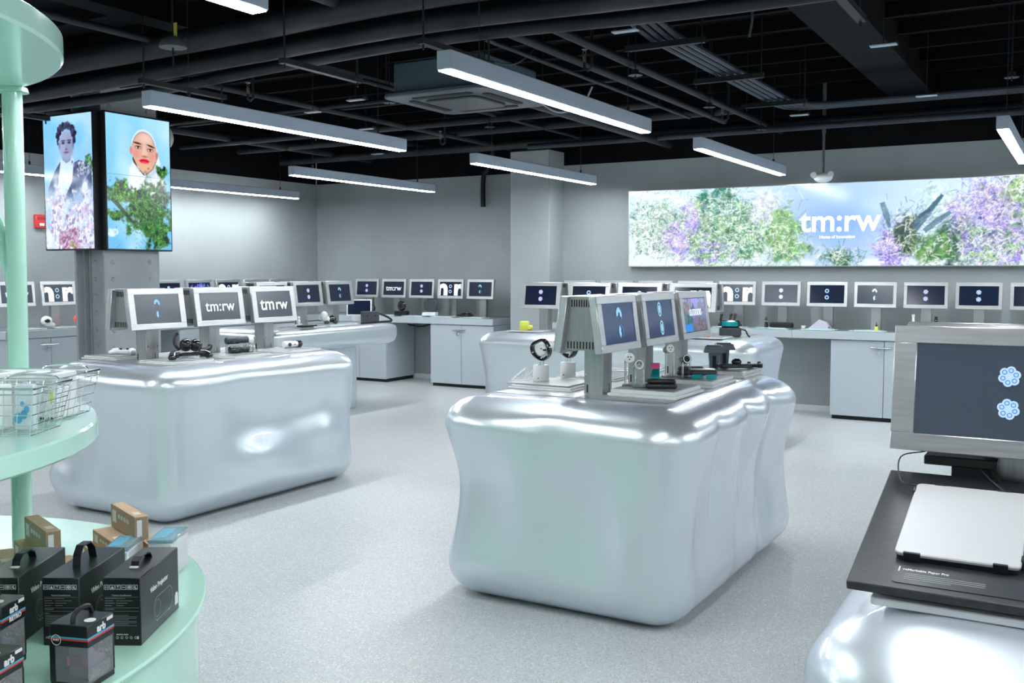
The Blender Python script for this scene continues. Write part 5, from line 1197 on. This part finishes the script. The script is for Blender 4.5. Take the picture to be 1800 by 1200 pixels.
# --- bridge table
tray(-7.60,-7.30,8.02,8.42,'tray at the near end of the bridge table',z0=.975,z1=.992)
tray(-7.62,-7.30,8.50,8.98,'tray under the black and white robot on the bridge table',z0=.975,z1=.998)
t=thing('robot','black and white robotic gadget on the bridge table','robot',(-7.43,8.62,1.0),R(60))
b=new(); ell(b,(-.05,0,.09),(.045,.04,.055)); ell(b,(-.02,0,.05),(.04,.035,.04)); obj('white_shell',b,M_whitepl,t)
b=new(); ell(b,(.045,0,.045),(.05,.035,.03)); tube(b,[(0,0,.06),(.05,.02,.085),(.09,.0,.05)],.014,8); obj('black_body',b,M_blackgl,t)
b=new(); [cyl(b,.02,.02,-.03,.03,14,T(x,-.03,.02)@Rx(PI/2)) for x in (-.03,.07)]; obj('wheel',b,M_graphite,t)
t=thing('figurine','small white figurine at the near end of the bridge table','figurine',(-7.42,8.12,.995),R(60))
b=new(); lathe(b,[(0,0),(.018,0),(.016,.03),(.022,.06),(.012,.075),(0,.08)],14); ell(b,(0,0,.09),(.017,.017,.02)); tube(b,[(-.05,0,.01),(0,0,.02),(.04,.0,.02)],.008,6); obj('body',b,M_whitepl,t)
tag(obj('black_case',box(new(),-7.36,-7.26,8.02,8.24,.994,1.012,.004),M_blackpl),'flat black case at the near end of the bridge table','case')
t=thing('laptop','open tablet with white frame leaning back beside the bridge table monitors','laptop',(-7.56,9.33,1.06),R(38))
M=Rx(R(-24))
b=new(); box(b,-.15,.15,-.006,.006,0,.21,.004,M); obj('frame',b,M_whitepl,t)
b=new(); box(b,-.135,.135,-.0075,-.006,.015,.195,0,M); obj('screen',b,M_screen,t)
b=new(); box(b,-.08,.08,-.02,.05,-.065,.0,.004); obj('foot',b,M_whitepl,t)
t=thing('control_box','dark grey box at the far end of the bridge table','box',(-7.42,9.36,.985),R(60))
b=new(); box(b,-.10,.10,-.05,.05,0,.13,.005); obj('body',b,M_graphite,t)
b=new(); cyl(b,.01,.01,0,.01,10,T(-.05,-.05,.08)@Rx(PI/2)); cyl(b,.01,.01,0,.01,10,T(.05,-.05,.08)@Rx(PI/2)); obj('dial',b,M_blackpl,t)
tag(obj('cable',tube(new(),curve_pts([(-7.40,9.42,1.09),(-7.36,9.50,1.075),(-7.32,9.6,1.03),(-7.30,9.62,.993),(-7.34,9.45,.987),(-7.34,9.1,.987)],6),.012,8),M_blackpl),'thick black cable looping off the dark box on the bridge table','cable')

# ================================================================== PRODUCTS ON THE WALL COUNTERS
def atray(x,y,label,rz=0,w=.36,d=.20):
    t=thing('aqua_tray',label,'tray',(x,y,.955),rz,'aqua acrylic trays on the wall counters')
    b=new(); box(b,-w/2,w/2,-d/2,d/2,0,.008,.001); obj('plate',b,M_aqua,t)
    b=new(); box(b,-w/2+.05,w/2-.04,-d/2+.03,d/2-.02,.008,.013,.001); obj('inner_plate',b,M_frost,t)
for i,x in enumerate((-3.52,-3.02,-2.52,-2.01,-1.5,-1.0,-.5,-4.02)):
    atray(x,11.01,['aqua tray under the cropped letter monitor, billboard wall','aqua tray with the black box, billboard wall','aqua tray with the grey wedge, billboard wall','aqua tray with the yellow bottle, billboard wall','aqua tray with the white bottle, billboard wall','aqua tray second from the right edge, billboard wall','aqua tray at the right edge, billboard wall','aqua tray behind the landscape monitor, billboard wall'][i])
for i,x in enumerate((-9.24,-8.73,-8.24,-7.74,-7.25)):
    atray(x,11.43,['aqua tray in the corner under the leftmost back wall monitor','aqua tray with the ball, back wall','aqua tray with the round camera, back wall','aqua tray with the dark disc, back wall','aqua tray with the flat black device, back wall'][i])
for i,y in enumerate((6.66,7.14)): 
    t=thing('display_tray',['pale tray on the left wall counter under the lettered monitor','pale tray on the left wall counter beside the steel column'][i],'tray',(-10.03,y,.955),0,'raised translucent display trays')
    b=new(); box(b,-.11,.11,-.17,.17,0,.012,.002); obj('plate',b,M_frost,t)
z=.968
t=thing('controller_dock','black controller dock with upright posts on the billboard wall counter','dock',(-3.53,11.0,z),0)
b=new(); box(b,-.12,.14,-.04,.04,0,.03,.006); obj('base',b,M_blackpl,t)
for x in (-.09,.02,.07): b=new(); tube(b,[(x,0,.02),(x-.01,0,.07),(x,0,.12)],.014,8); ell(b,(x,0,.13),(.02,.016,.02),u=12,v=8); obj('upright',b,M_blackgl,t)
t=thing('spray_bottle','black slim bottle with gold band on the billboard wall counter','bottle',(-3.10,10.99,z),0)
b=new(); lathe(b,[(0,0),(.02,0),(.022,.01),(.016,.06),(.016,.10),(.008,.115),(0,.125)],14); obj('body',b,M_blackgl,t)
b=new(); lathe(b,[(.0175,.062),(.0175,.075)],14); obj('band',b,mat('gold_band',(.5,.38,.18),metal=.8,rough=.3),t)
t=thing('speaker','long black rounded speaker on the billboard wall counter','speaker',(-2.93,11.0,z),0)
b=new(); prism(b,rrect(.26,.085,.04,5),0,.06,Rx(0),.015,2); obj('body',b,M_blackpl,t)
b=new(); ring2(b,.02,.022,M=T(0,-.043,.03)@Rx(PI/2)); obj('badge',b,M_graphite,t)
t=thing('product_wedge','pale violet grey wedge shaped device on the billboard wall counter','device',(-2.48,11.0,z),0)
b=new(); hexa(b,[(-.15,-.05,0),(.09,-.05,0),(.09,.05,0),(-.15,.05,0),(-.04,-.02,.10),(.05,-.03,.07),(.05,.03,.075),(-.04,.03,.10)]); obj('body',b,mat('violet_grey',(.42,.43,.52),rough=.4),t)
b=new(); cyl(b,.008,.008,0,.004,10,T(.075,-.052,.02)@Rx(PI/2)); obj('button',b,M_dark,t)
t=thing('cup','small white cup left of the wedge shaped device','cup',(-2.69,11.0,z),0)
b=new(); lathe(b,[(0,0),(.022,0),(.025,.03),(.022,.03),(.02,.004),(0,.004)],14); obj('body',b,M_whitepl,t)
t=thing('small_bottle','tiny yellow bottle with black cap on the billboard wall counter','bottle',(-1.93,11.03,z),0)
b=new(); box(b,-.018,.018,-.018,.018,0,.04,.004); obj('body',b,M_yellow,t)
b=new(); lathe(b,[(.012,.04),(.010,.055),(.004,.065),(.004,.085),(0,.085)],10); obj('cap',b,M_blackpl,t)
t=thing('white_bottle','slim white bottle above the big near monitor, left','bottle',(-1.56,11.0,z),0)
b=new(); lathe(b,[(0,0),(.024,0),(.026,.05),(.014,.10),(.012,.15),(.016,.155),(.016,.175),(0,.18)],14); obj('body',b,M_whitepl,t)
t=thing('black_stand','slim black upright device above the big near monitor','device',(-1.34,11.0,z),0)
b=new(); box(b,-.014,.014,-.012,.012,0,.16,.004); obj('body',b,M_blackpl,t)
b=new(); cyl(b,.006,.006,0,.003,8,T(0,-.012,.12)@Rx(PI/2)); obj('lens',b,M_chrome,t)
t=thing('black_gadget','small black gadget at the right edge of the wall counter','device',(-.52,11.0,z),0)
b=new(); prism(b,[(-.03,0),(.05,0),(.05,.06),(0,.08),(-.03,.03)],-.03,.03,Rx(PI/2),.004); obj('body',b,M_blackpl,t)
# back wall
t=thing('round_speaker','dark ball shaped speaker on the back wall counter','speaker',(-9.02,11.42,z),0)
b=new(); ell(b,(0,0,.085),(.055,.055,.06)); obj('ball',b,M_graphite,t)
b=new(); cyl(b,.035,.028,0,.04,16); obj('foot',b,M_blackpl,t)
t=thing('round_camera','round black camera standing on a black box, back wall counter','camera',(-8.47,11.41,z),0)
b=new(); box(b,-.10,.10,-.05,.05,0,.06,.006); obj('base_box',b,M_blackpl,t)
b=new(); lathe(b,[(0,-.02),(.055,-.02),(.07,-.008),(.07,.008),(.055,.02),(0,.02)],24,T(0,0,.13)@Rx(PI/2)); hd=obj('camera_body',b,M_blackgl,t)
b=new(); ring2(b,.04,.048,z=.021,M=T(0,0,.13)@Rx(PI/2)); obj('lens_ring',b,M_graphite,hd)
t=thing('round_display','dark rounded display on a white block, back wall counter','display',(-7.99,11.44,z),0)
b=new(); box(b,-.12,.10,-.04,.04,0,.05,.004); obj('white_block',b,M_whitepl,t)
b=new(); prism(b,rrect(.22,.17,.06,6,.0,.14),-.012,.012,Rx(PI/2),.003); obj('panel',b,M_graphite,t)
t=thing('flat_device','flat black set top device on the back wall counter','device',(-7.40,11.42,z),0)
b=new(); box(b,-.11,.11,-.05,.05,.008,.035,.008); obj('body',b,M_blackpl,t)
b=new(); box(b,-.05,.09,-.03,.04,.035,.055,.008); obj('upper_body',b,M_blackgl,t)
# under counter outlet and cables
t=thing('power_outlet','small white outlet box with black cables under the back wall counter','outlet',(-8.1,YB1-.04,.74),0)
b=new(); box(b,-.05,.05,-.02,.02,-.05,.05,.004); obj('outlet_box',b,M_whitepl,t)
b=new(); tube(b,curve_pts([(-.45,-.3,.08),(-.3,-.2,.05),(-.1,-.1,.09),(0,-.03,.04)],5),.012,6); tube(b,curve_pts([(.2,-.2,.02),(.12,-.1,.10),(0,-.03,.03)],5),.008,6); obj('cable',b,M_blackpl,t)
# left wall
t=thing('robot_dog','white and black rounded robot toy on the left wall counter','toy',(-10.03,6.90,.968),R(70))
b=new(); ell(b,(0,0,.075),(.06,.05,.055)); ell(b,(.03,0,.03),(.06,.045,.03)); obj('shell',b,M_whitepl,t)
b=new(); ell(b,(.0,-.03,.075),(.035,.03,.025)); obj('visor',b,M_blackgl,t)
t=thing('toy_robot','orange and blue toy robot on the left wall counter beside the column','toy',(-10.0,7.30,.968),R(70))
b=new(); ell(b,(-.03,0,.08),(.04,.035,.045)); obj('orange_part',b,M_orange,t)
b=new(); ell(b,(.04,0,.035),(.05,.04,.035)); obj('dark_base',b,mat('navy_plastic',(.02,.03,.12),rough=.3),t)
b=new(); ell(b,(.04,0,.11),(.045,.035,.035)); obj('white_head',b,M_whitepl,t)
